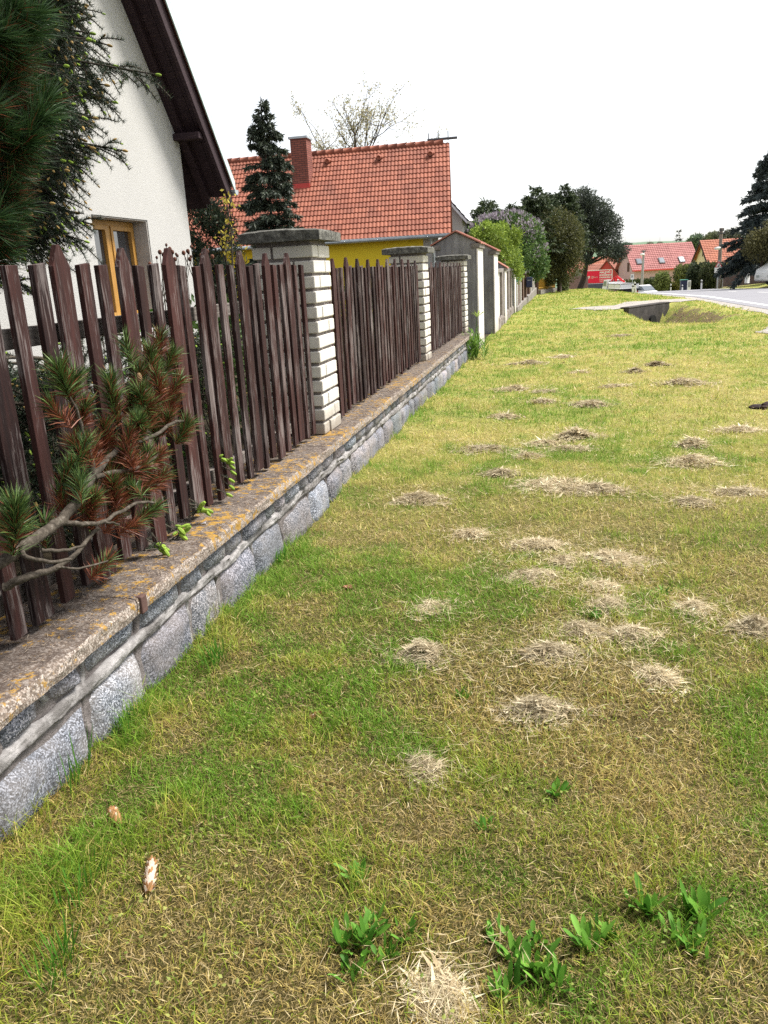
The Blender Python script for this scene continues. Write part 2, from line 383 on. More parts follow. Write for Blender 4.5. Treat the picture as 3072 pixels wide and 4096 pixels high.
# ------------------------------------------------------------------ terrain
def sst(a, b, x): t = np.clip((np.asarray(x, float) - a) / (b - a), 0, 1); return t * t * (3 - 2 * t)
def road_x(y): y = np.asarray(y, float); return 9.75 - np.where(y > 85, (y - 85) ** 2 / 110, 0)
def road_z(y): return np.interp(y, [-10, 25, 40, 51, 57, 65, 84, 90, 100, 110, 130, 160, 260, 2000], [0, 0, -.18, -.46, -.62, -.85, -1.45, -1.85, -2.5, -3.05, -3.7, -4.3, -6, -6])
def lawn_z(y): return np.interp(y, [-10, 25, 35, 44, 57, 70, 76, 84, 100, 130, 160, 260, 2000], [0, 0, -.05, -.19, -.31, -.48, -.7, -1.4, -2.2, -3.2, -4, -6, -6])
def ditch_c(y): return 3.15 + (31.5 - np.asarray(y, float)) * .04
def G(x, y, fine=True):
    x = np.asarray(x, float); y = np.asarray(y, float)
    d = x - road_x(y)
    k = sst(-7.4, -3.8, d)
    z = lawn_z(y) * (1 - k) + road_z(y) * k - .03 * sst(-4.3, -3.9, d) * sst(14.5, 4.4, -(-d))
    z = z + 1.0 * sst(3.9, 7.5, d) * (1 - sst(50, 95, y)) * sst(20, 45, y)
    z = z + np.where(x < -1.9, .36 * (1 - sst(16.4, 17.4, y)) + .05, 0)
    dd = sst(21.5, 26, y) * ((x - 2.4) * -.848 + (y - 30.6) * .53 < 0)
    prof = np.clip(1 - np.abs(x - ditch_c(y)) / 1.4, 0, 1)
    z = z - .85 * dd * sst(0, .9, prof)
    if fine:
        near = (d < -4.2) & (x > -1.9)
        z = z + near * ((vnoise(x, y, .8, 2) - .5) * .07 + (vnoise(x, y, 4, 2) - .5) * .025)
        z = z + near * np.exp(-((y - 33.5 - .12 * x) / 1.0) ** 2) * sst(4.5, 1, x) * -.12   # worn track across the verge
    return z

BARE = [(2.4, 9.3, 1.3, 1.0, .8), (1.0, 5.2, .9, .45, .4), (-.9, 1.5, .6, .35, .9), (.1, 1.35, 1.3, .35, .5), (-.6, 2.6, .7, .3, .3), (.3, 12.2, 1.6, 1.1, .35), (3.6, 13.0, 1.2, 1.2, .5), (.15, 2.6, .45, .4, .35), (1.6, 4.0, .7, .5, .3)]
LUSH = [(-.48, 1.58, .2, .16, .8), (.02, 1.52, .35, .12, .7), (.3, 1.72, .25, .1, .6), (-.5, 2.5, .3, .2, .4), (1.4, 2.9, .5, .3, .4), (-.3, 3.6, .4, .3, .4), (-.85, 3.0, .5, .5, .7), (-1.4, 1.9, .14, .5, .4), (.6, 9.4, .7, .8, .5), (-.7, 5.6, .5, .4, .35), (.2, 1.6, .5, .25, .45), (1.2, 16.5, 3, .9, .6), (-.9, 12.8, .5, .5, .3), (-.3, 22, 1.2, 5, .25), (1.2, 6.9, .7, .4, .3)]
def straw_amount(x, y):
    s = .4 * vnoise(x, y, 1.0, 3) + .6 * vnoise(x, y, 5.0, 3)
    s = .08 + .72 * sst(.33, .72, s)
    for (cx, cy, rx, ry, a) in BARE: s = s + .55 * a * np.exp(-((x - cx) / rx) ** 2 - ((y - cy) / ry) ** 2)
    for (cx, cy, rx, ry, a) in LUSH: s = s - .6 * a * np.exp(-((x - cx) / rx) ** 2 - ((y - cy) / ry) ** 2)
    s = s - .2 * np.exp(-((x + 1.62) / .12) ** 2) - .08 * sst(14, 34, y)
    return np.clip(s, 0.03, 1)
def turf_color(x, y):
    s = straw_amount(x, y)[..., None]; far = sst(2.5, 8, y)[..., None]  # thatch tones near; the brighter mid-lawn light is painted in with distance
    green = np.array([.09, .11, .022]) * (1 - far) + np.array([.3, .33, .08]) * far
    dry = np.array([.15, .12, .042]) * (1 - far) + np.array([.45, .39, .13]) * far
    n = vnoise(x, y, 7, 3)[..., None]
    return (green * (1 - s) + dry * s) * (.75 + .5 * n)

def build_ground():
    xs = np.unique(np.round(np.concatenate([[-400, -200, -100, -50, -25, -12, -6, -4, -2.6, -1.92, -1.86], np.arange(-1.7, 6.2, .08), np.arange(6.2, 22, .5), np.arange(22, 60, 4), [80, 120, 200, 400]]), 3))
    ys = np.unique(np.round(np.concatenate([np.arange(-6, 1, .5), np.arange(1, 8, .08), np.arange(8, 21, .16), np.arange(21, 31.5, .2), [31.5, 31.54], np.arange(31.8, 60, .5), np.arange(60, 170, 2), [180, 200, 230, 260, 300, 400, 600, 900]]), 3))
    X, Y = np.meshgrid(xs, ys); Z = G(X, Y)
    nx, ny = len(xs), len(ys)
    idx = np.arange(nx * ny).reshape(ny, nx)
    f = np.stack([idx[:-1, :-1], idx[:-1, 1:], idx[1:, 1:], idx[1:, :-1]], -1).reshape(-1, 4)
    cx = (X[:-1, :-1] + X[1:, 1:]).ravel() / 2; cy = (Y[:-1, :-1] + Y[1:, 1:]).ravel() / 2
    mat = np.zeros(len(f), int)
    mat[(cx < -1.75) & (cy < 60)] = 1
    off = cx - ditch_c(cy)
    mat[(off > .1) & (off < .6 + 1.1 * vnoise(cx, cy, 1.2, 3)) & (cy > 23.5 + 2 * vnoise(cx, cy, 1, 2)) & (cy < 31.5)] = 2
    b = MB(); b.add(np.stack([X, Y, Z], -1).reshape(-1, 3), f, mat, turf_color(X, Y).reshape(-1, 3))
    k = NM('turf_sheet', .95, .1)
    n1 = k.noise(26, 6, .8); n2 = k.noise(5, 6, .75)
    k.color(k.mix(k.ramp(k.math('ADD', k.math('MULTIPLY', n1, .6), k.math('MULTIPLY', n2, .4)), [(.36, .55), (.56, 0)]), k.attr(), (.06, .048, .02)))
    k.bump(k.math('ADD', n1, n2), 1, .05)
    o = b.build('ground', [k.m, M['soil'], M['bank']], smooth=True); o['kind'] = 'structure'
build_ground()

def road_strip(name, mat, off0, off1, dz, y0=-5, y1=150, dashes=None, jag=0):
    b = MB()
    segs = [(y0, y1)] if not dashes else [(a, a + dashes[0]) for a in np.arange(y0, y1, dashes[1])]
    for (a, c) in segs:
        t = np.arange(a, c + .01, 1.5) if not dashes else np.linspace(a, c, 4)
        xc = road_x(t); tx = np.gradient(xc, t); nn = 1 / np.sqrt(1 + tx ** 2)
        o0 = off0 + (jag * (vnoise(t, t * 0 + 3, .7, 3) - .5) if jag else 0)
        L = np.stack([xc + o0 * nn, t - o0 * nn * tx, road_z(t) + dz], -1)
        R = np.stack([xc + off1 * nn, t - off1 * nn * tx, road_z(t) + dz], -1)
        n = len(t); v = np.concatenate([L, R])
        b.add(v, np.array([[i, n + i, n + i + 1, i + 1] for i in range(n - 1)]))
    o = b.build(name, mat, smooth=True); o['kind'] = 'structure'; return o
road_strip('road_shoulder', M['gravel'], -4.35, 4.3, .004, jag=.7)
road_strip('road', M['asphalt'], -3.75, 3.75, .012)
road_strip('road_edge_line', M['paint'], -3.3, -3.12, .017)
road_strip('road_edge_line', M['paint'], 3.3, 3.42, .017)
road_strip('road_centre_line', M['paint'], -.07, .07, .017, y0=27.5, y1=110, dashes=(2.6, 7.5))

HWA = np.array([2.4, 30.6]); HWT = np.array([.53, .848]); HWN = np.array([-.848, .53])
def build_drives():
    # gravel crossing over the culvert, and the nearer gravel patch on the right
    aa = np.arange(-1.5, 6.6, .15); n = len(aa); rows = []
    for t in np.linspace(0, 1, 10):
        w = (.14 + t * (2.1 + .5 * (vnoise(aa, aa * 0 + 2, 1.2, 3) - .5))) * 1.0
        w = .14 + (w - .14) * sst(-1.6, -.2, aa) + 1.1 * (1 - sst(-1.6, -.2, aa)) * t * .3
        p = HWA + aa[:, None] * HWT + w[:, None] * HWN if np.ndim(w) else None
        rows.append(np.column_stack([p, G(p[:, 0], p[:, 1]) + .02 + .015 * math.sin(t * 3.14)]))
    b = MB(); b.add(np.concatenate(rows), np.array([[r * n + i, r * n + i + 1, (r + 1) * n + i + 1, (r + 1) * n + i] for r in range(9) for i in range(n - 1)]))
    b.build('gravel_crossing', M['gravel'], smooth=True)['kind'] = 'structure'
    b = MB(); x0 = 4.0; xs = np.arange(x0, 6.4, .12); n = len(xs); c = 18.4; w = 1.5 * sst(x0 - .1, x0 + .9, xs) * (.8 + .5 * vnoise(xs, xs * 0, 1.5, 3)); rows = []
    for t in np.linspace(-1, 1, 11): y = c + w * t; rows.append(np.stack([xs, y, G(xs, y) + .012 + .02 * (1 - t * t)], -1))
    b.add(np.concatenate(rows), np.array([[r * n + i, r * n + i + 1, (r + 1) * n + i + 1, (r + 1) * n + i] for r in range(10) for i in range(n - 1)]))
    b.build('gravel_patch', M['gravel'], smooth=True)['kind'] = 'structure'
    # culvert headwall with its pipe mouth
    P3 = lambda a, w, z: np.array([*(HWA + a * HWT + w * HWN), z])
    def bx(b, a0, a1, w0, w1, z0, z1):
        v = [P3(a, w, z) for z in (z0, z1) for w in (w0, w1) for a in (a0, a1)]; b.add(v, [(0, 2, 3, 1), (4, 5, 7, 6), (0, 1, 5, 4), (2, 6, 7, 3), (0, 4, 6, 2), (1, 3, 7, 5)])
    t = thing('culvert_headwall', 'dark concrete culvert headwall at the end of the roadside ditch', 'culvert', P3(1.4, 0, -.9))
    b = MB(); bx(b, -.3, 2.9, -.16, .16, -1.3, -.04); b.build('wall', M['dark_concrete'], t, bevel=.02)
    b = MB(); bx(b, -.3, 2.9, -.17, .18, -.038, .012); b.build('lip', M['dark_concrete'], t, bevel=.02)
    b = MB(); b.tube([P3(1.45, -.15, -.62), P3(1.45, -.25, -.62)], [.24, .24], 20); b.build('pipe_mouth', M['painted_hole'], t)  # solid near-black plug; the shade inside the pipe is painted on
build_drives()

def build_hills():
    b = MB(); xs = np.linspace(-500, 700, 90); ys = np.array([230, 300, 360, 420, 470, 560, 700])
    pr = np.array([-6.2, -5, 1, 7, 9, 12, 14])
    X, Y = np.meshgrid(xs, ys); Z = pr[:, None] + (vnoise(X, Y, .012, 3) - .5) * 9 * np.array([0, .3, .8, 1, 1, 1, 1])[:, None]
    n = len(xs); idx = np.arange(n * len(ys)).reshape(len(ys), n)
    b.add(np.stack([X, Y, Z], -1).reshape(-1, 3), np.stack([idx[:-1, :-1], idx[:-1, 1:], idx[1:, 1:], idx[1:, :-1]], -1).reshape(-1, 4))
    b.build('hills', M['hill'], smooth=True)['kind'] = 'structure'
build_hills()

# hay heaps left by the mower: (u, v of the foot, width and height in source pixels)
HAY = [(2201, 2625, 215, 85), (1675, 2625, 190, 85), (2145, 2850, 240, 95), (2140, 2315, 200, 62), (2440, 2232, 240, 60), (2140, 2172, 180, 45), (2320, 2540, 190, 70), (2510, 2555, 170, 70),
       (3020, 2495, 150, 75), (2410, 2358, 125, 55), (2430, 2436, 115, 45), (2780, 2430, 110, 40), (1735, 2440, 120, 50), (1675, 1990, 150, 48), (1880, 2116, 95, 40), (2215, 1945, 220, 32), (2390, 1960, 150, 30),
       (2960, 1958, 140, 28), (2770, 2012, 105, 40), (2260, 2244, 80, 36), (2640, 2722, 110, 40), (2305, 1745, 150, 48), (1925, 1795, 180, 32), (2110, 1828, 72, 20), (2000, 1898, 95, 44), (2365, 1612, 95, 24),
       (2170, 1606, 80, 16), (2170, 1562, 70, 13), (2542, 1487, 52, 22), (2318, 1482, 50, 14), (2050, 1550, 100, 24), (2030, 1658, 75, 22), (2770, 1782, 95, 42), (2770, 1838, 180, 36), (2950, 1720, 125, 28),
       (2275, 1792, 110, 22), (2630, 1458, 75, 16), (2740, 1530, 130, 26), (2255, 1424, 60, 12), (2180, 1768, 110, 18), (1765, 4000, 200, 40), (1700, 3070, 150, 60), (2110, 1447, 110, 18), (2450, 1540, 70, 14), (2480, 1345, 60, 10)]

# ------------------------------------------------------------------ grass
def in_view(p, mx=500, my=420):
    u, v, w = project(p); return (w > .3) & (u > -mx) & (u < 3072 + mx) & (v < 4096 + my)
def unit(v): return v / (np.linalg.norm(v, axis=-1, keepdims=True) + 1e-9)

def scatter(x0, x1, y0, y1, dens):
    n = int((x1 - x0) * (y1 - y0) * dens)
    p = np.stack([rng.uniform(x0, x1, n), rng.uniform(y0, y1, n)], -1)
    z = G(p[:, 0], p[:, 1]); p3 = np.column_stack([p, z])
    d = p[:, 0] - road_x(p[:, 1])
    ok = in_view(p3) & (d < -4.3 + .5 * (vnoise(p[:, 0], p[:, 1], 2, 2) - .5)) & ~((np.abs(p[:, 1] - 18.2) < 1.1) & (p[:, 0] > 4.6))
    hw = (p[:, 0] - 2.4) * -.848 + (p[:, 1] - 30.6) * .53; ha = (p[:, 0] - 2.4) * .53 + (p[:, 1] - 30.6) * .848
    ok &= ~((hw > -.25) & (hw < 2.1) & (ha > -.9))
    off = p[:, 0] - ditch_c(p[:, 1])
    ok &= ~((off > -.1) & (off < 1.2) & (p[:, 1] > 23) & (p[:, 1] < 31.5) & (rng.random(len(p)) < .45))
    return p3[ok]

def blade_colors(p, dead):
    n = len(p); g = rng.random(n)[:, None]; j = (.75 + .5 * rng.random(n))[:, None]
    far = sst(1.8, 6.5, p[:, 1])[:, None]  # blades paler with distance: mid-lawn brightness painted into their colour
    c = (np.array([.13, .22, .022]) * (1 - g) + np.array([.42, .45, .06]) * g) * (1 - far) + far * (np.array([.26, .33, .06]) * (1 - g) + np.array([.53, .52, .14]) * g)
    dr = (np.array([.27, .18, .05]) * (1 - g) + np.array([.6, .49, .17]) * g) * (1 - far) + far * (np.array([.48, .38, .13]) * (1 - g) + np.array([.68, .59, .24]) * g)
    lush = (1 - sst(.08, .36, straw_amount(p[:, 0], p[:, 1])))[:, None]
    c = c * (1 - lush * .6) + lush * .6 * np.array([.085, .26, .018])
    return np.where(dead[:, None], dr, c) * j

def build_grass():
    b = MB()
    zones = [(-1.66, 2.2, .9, 2.6, 17000, .0027, .034), (-1.66, 3.0, 2.6, 4.5, 9500, .0034, .036), (-1.66, 4.2, 4.5, 8, 3800, .0056, .036), (-1.66, 5.6, 8, 14, 1300, .010, .036),
             (-1.66, 5.6, 14, 24, 480, .017, .04), (-1.66, 5.6, 24, 45, 140, .03, .05), (-1.66, 5.6, 45, 78, 50, .05, .06)]
    for (x0, x1, y0, y1, dn, w, h) in zones:
        p = scatter(x0, x1, y0, y1, dn); n = len(p)
        s = straw_amount(p[:, 0], p[:, 1])
        keep = rng.random(n) < (1.02 - .3 * s); p = p[keep]; s = s[keep]; n = len(p)
        dead = rng.random(n) < np.clip(s * 1.05, .08, .85)
        clump = vnoise(p[:, 0], p[:, 1], 6, 2)
        hh = h * (.5 + rng.random(n)) * (.55 + 1.8 * clump ** 2) * np.where(dead, .8, 1.0)
        hh = hh * (1 + .9 * np.exp(-((p[:, 0] + 1.62) / .09) ** 2) * (rng.random(n) ** 1.5))
        for (cx, cy, r) in ((-1.5, 1.72, .16), (-1.35, 1.45, .2), (-1.57, 2.55, .15), (-1.6, 3.5, .25), (-1.2, 1.9, .1)):
            hh = hh * (1 + 1.0 * np.exp(-((p[:, 0] - cx) ** 2 + (p[:, 1] - cy) ** 2) / r ** 2))
        az = rng.uniform(0, 2 * np.pi, n); tilt = np.where(dead, rng.uniform(.25, 1.35, n), rng.uniform(.05, .95, n))
        d = np.column_stack([np.cos(az) * np.sin(tilt), np.sin(az) * np.sin(tilt), np.cos(tilt)])
        a2 = rng.uniform(0, 2 * np.pi, n); side = np.column_stack([np.cos(a2), np.sin(a2), np.zeros(n)])
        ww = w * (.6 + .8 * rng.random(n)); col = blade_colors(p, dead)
        if y0 < 4:     # bent blades: two faces
            mid = p + d * hh[:, None] * .55; d2 = unit(d + np.column_stack([np.cos(az) * .6, np.sin(az) * .6, -rng.uniform(.0, .5, n)])); tip = mid + d2 * hh[:, None] * .6
            q = side * ww[:, None] / 2
            v = np.stack([p - q, p + q, mid + q * .8, mid - q * .8, tip], 1).reshape(-1, 3); k = np.arange(n)[:, None] * 5
            cc = np.repeat(col, 5, 0)
            b.add(v, k + np.array([[0, 1, 2, 3]]), 0, cc); 
            b.f.append((k + np.array([[3, 2, 4]])) + b.n - len(v)); b.m.append(np.zeros(n, int))
        else: b.tris(p, d, side, hh * 1.1, ww, 0, col)
    # grass fringing the gravel and the road edge
    o = b.build('grass', M['blade']); tag(o, 'short patchy mown grass of the verge beside the stone wall', 'grass', kind='stuff')
    # loose cut straw lying everywhere
    b = MB()
    for (x0, x1, y0, y1, dn, L, w) in [(-1.6, 2.2, .9, 2.8, 850, .042, .0017), (-1.6, 3.2, 2.8, 5, 800, .055, .0026), (-1.6, 5, 5, 10, 260, .075, .005), (-1.6, 5.4, 10, 22, 70, .11, .011)]:
        p = scatter(x0, x1, y0, y1, dn); s = straw_amount(p[:, 0], p[:, 1]); p = p[rng.random(len(p)) < .25 + .75 * s]; n = len(p)
        p[:, 2] += rng.uniform(.008, .04, n); az = rng.uniform(0, 6.283, n); el = rng.normal(0, .22, n)
        d = np.column_stack([np.cos(az) * np.cos(el), np.sin(az) * np.cos(el), np.sin(el)]); side = unit(np.cross(d, [0, 0, 1]))
        g = rng.random(n)[:, None]; col = np.array([.3, .21, .1]) * (1 - g) + np.array([.56, .46, .26]) * g
        b.leaves(p, d, side, L * (.4 + rng.random(n)), w * (.6 + .7 * rng.random(n)), 0, col)
    for (x0, x1, y0, y1, dn, L, w) in [(-1.62, 1.9, .9, 2.4, 15000, .019, .0015), (-1.62, 2.6, 2.4, 3.8, 8000, .024, .002), (-1.62, 3.4, 3.8, 6, 3200, .034, .003)]:      # matted thatch
        p = scatter(x0, x1, y0, y1, dn); n = len(p); p[:, 2] += rng.uniform(.002, .012, n); az = rng.uniform(0, 6.283, n); el = rng.normal(.08, .2, n); d = np.column_stack([np.cos(az) * np.cos(el), np.sin(az) * np.cos(el), np.sin(el)]); g = rng.random(n)[:, None] ** 1.4
        b.tris(p, d, unit(np.cross(d, [0, 0, 1])), L * rng.uniform(.5, 1.5, n), w * rng.uniform(.6, 1.5, n), 0, np.array([.1, .07, .03]) * (1 - g) + np.array([.44, .34, .15]) * g)
    for (u, v, wp, hp) in HAY:
        c = at_z(u, v, .02); dist = c[1]; rx = wp * np.linalg.norm(c - EYE) / FPX; n = int(np.clip(900 * rx * min(1, 4 / dist), 60, 420)); p = c + np.column_stack([rng.normal(0, rx * .85, n), rng.normal(0, rx * .7, n), np.zeros(n)]); p = p[p[:, 0] > -1.55]; n = len(p)
        p[:, 2] = G(p[:, 0], p[:, 1]) + rng.uniform(.012, .045, n); az = rng.uniform(0, 6.283, n); el = rng.normal(0, .25, n); d = np.column_stack([np.cos(az) * np.cos(el), np.sin(az) * np.cos(el), np.sin(el)]); g = rng.random(n)[:, None]
        b.leaves(p, d, unit(np.cross(d, [0, 0, 1])), rng.uniform(.03, .09, n), .0021 * np.clip(dist / 3, 1, 3.5), 0, np.array([.32, .25, .13]) * (1 - g) + np.array([.64, .55, .36]) * g)
    o = b.build('cut_straw', M['straw']); tag(o, 'loose dry cut straws scattered over the whole lawn', 'straw', kind='stuff')
    # small round clover-like leaves low in the foreground turf
    b = MB(); p = scatter(-1.3, 1.2, .95, 3.2, 300); p = p[vnoise(p[:, 0], p[:, 1], 2.2, 2) > .5]; n = len(p)
    p[:, 2] += rng.uniform(.015, .05, n); az = rng.uniform(0, 6.283, n); el = rng.normal(.2, .4, n)
    d = np.column_stack([np.cos(az) * np.cos(el), np.sin(az) * np.cos(el), np.sin(el)]); side = unit(np.cross(d, [0, 0, 1])); g = rng.random(n)[:, None]
    b.leaves(p, d, side, .009 + .007 * rng.random(n), .008 + .004 * rng.random(n), 0, np.array([.13, .2, .03]) * (1 - g) + np.array([.36, .38, .1]) * g, .1)
    o = b.build('clover', M['blade']); tag(o, 'tiny rounded clover leaves among the foreground grass', 'clover', kind='stuff')
build_grass()

HAYLAB = {0: 'large pale dome of hay, palest heap in mid lawn', 1: 'spiky tan hay heap on the green patch near the stone wall', 2: 'broad ragged hay heap nearest the middle foreground', 3: 'wide flat dome of hay with tan crest in mid lawn',
          4: 'long bleached windrow of hay on the middle of the lawn', 5: 'combed streak of hay left of the bleached windrow', 6: 'flattened greenish hay trail left of a small twin heap', 7: 'low hay bundle at the right end of the greenish trail',
          8: 'grey hay heap cut by the right edge of the photo', 13: 'sheaf-like hay wisp close to the wall beside the coping', 15: 'long dark edged hay streak across the lawn', 21: 'brown hay mound on the far lawn with shaded front', 22: 'thin hay streak near the foot of the granite wall',
          28: 'small peaked hay heap alone on the far lawn', 40: 'straw bare patch of hay at the bottom edge of the photo', 14: 'small tousled hay tuft on the yellow grass'}
def build_hay():
    for i, (u, v, wp, hp) in enumerate(HAY):
        c = at_z(u, v, 0.02); c[2] = G(c[0], c[1]); dist = c[1]
        px = np.linalg.norm(c - EYE) / FPX
        rx = wp * px / 2; h = min(max(hp * px * .6, .028), .1 if dist > 1.6 else .022); ry = max(min(rx * (.4 + .5 * rng.random()), .3), .08); rot = rng.normal(0, .35); ph = rng.uniform(0, 50)
        n = int(np.clip(1300 * (rx * ry) / (.15 * .12), 220, 1500)); n = int(n * np.clip(4 / dist, .3, 1) + 60)
        r = np.sqrt(rng.random(n)) * (1 + .35 * rng.normal(0, 1, n) * (rng.random(n) < .3)); a = rng.uniform(0, 6.283, n)
        x = r * np.cos(a); y = r * np.sin(a)
        rim = .55 + .9 * vnoise(np.cos(a) * 1.3 + ph, np.sin(a) * 1.3, 1.5, 3); halo = rng.random(n) < .3; x, y = x * rim, y * rim; x = np.where(halo, x * 1.7, x); y = np.where(halo, y * 1.6, y); r = np.where(halo, 1.6, r)
        x, y = x * math.cos(rot) - y * math.sin(rot) * ry / rx, y * math.cos(rot) + x * math.sin(rot) * rx / ry * .4
        lump = .25 + 1.5 * vnoise(x * rx + c[0], y * ry + c[1], 9, 2)
        z = h * np.exp(-(r * 1.25) ** 2) * lump * (.55 + .5 * rng.random(n)) + .012
        p = np.column_stack([c[0] + x * rx, c[1] + y * ry, z]); p[:, 2] += G(p[:, 0], p[:, 1])
        az = rng.uniform(0, 6.283) + rng.normal(0, 1.0, n); el = rng.normal(0, .2, n)
        d = np.column_stack([np.cos(az) * np.cos(el), np.sin(az) * np.cos(el), np.sin(el)])
        sc = np.clip(dist / 4, 1, 3.2)
        L = rng.uniform(.04, .11, n) * np.clip(sc, 1, 1.6); side = unit(np.cross(d, rng.normal(0, 1, (n, 3))))
        g = rng.random(n)[:, None]; tint = .85 + .3 * rng.random()
        col = (np.array([.31, .24, .14]) * (1 - g) + np.array([.65, .57, .4]) * g) * tint
        b = MB(); b.leaves(p - d * L[:, None] * .5, d, side, L, .0022 * sc * (.6 + .8 * rng.random(n)), 0, col)
        # matted core so the heap is not see-through
        q = int(n * .35); b.leaves(p[:q] * [1, 1, 1] - np.array([0, 0, .012]) - d[:q] * .02, d[:q], unit(np.cross(d[:q], [0, 0, 1])), L[:q] * .8, .012 * sc, 0, np.minimum(col[:q] * 1.15, .7))
        o = b.build('hay_clump', M['straw'], loc=tuple(c))
        tag(o, HAYLAB.get(i, 'one of the small low wisps of dry hay dotted over the lawn'), 'hay clump', 'clumps of mown hay on the lawn')
build_hay()

# ------------------------------------------------------------------ the low granite wall with its coping
WX = -1.635                                   # face of the granite blocks
def rough_block(b, y0, y1, z0, z1, x, seed, amp=.012):
    r = np.random.default_rng(seed); ny = max(4, int((y1 - y0) / .045)); nz = max(4, int((z1 - z0) / .04))
    yy = np.linspace(0, 1, ny + 1); zz = np.linspace(0, 1, nz + 1); Yg, Zg = np.meshgrid(yy, zz)
    edge = np.minimum(np.minimum(Yg, 1 - Yg) * (y1 - y0), np.minimum(Zg, 1 - Zg) * (z1 - z0))
    bulge = sst(0, .035, edge)
    k = [r.normal(0, .012) for _ in range(8)]
    # uneven corners
    ya = y0 + (y1 - y0) * Yg + (k[0] * (1 - Yg) * (1 - Zg) + k[1] * Yg * (1 - Zg) + k[2] * (1 - Yg) * Zg + k[3] * Yg * Zg) + .006 * r.normal(0, 1, Yg.shape) * (edge < .01)
    za = z0 + (z1 - z0) * Zg + .5 * (k[4] * (1 - Yg) * (1 - Zg) + k[5] * Yg * (1 - Zg) + k[6] * (1 - Yg) * Zg + k[7] * Yg * Zg) + .004 * r.normal(0, 1, Yg.shape) * (edge < .01)
    xa = x - .045 * (1 - bulge) + amp * (vnoise(ya, za, 9, 3) - .5) * 2 + r.normal(0, .006) + (Zg - .5) * r.normal(0, .01) + (Yg - .5) * r.normal(0, .012)
    n = ny + 1; idx = np.arange(n * (nz + 1)).reshape(nz + 1, n)
    b.add(np.stack([xa, ya, za], -1).reshape(-1, 3), np.stack([idx[:-1, :-1], idx[:-1, 1:], idx[1:, 1:], idx[1:, :-1]], -1).reshape(-1, 4), 0, r.uniform(.62, 1.15) * np.array([r.uniform(.94, 1.08), 1, r.uniform(.95, 1.08)]))

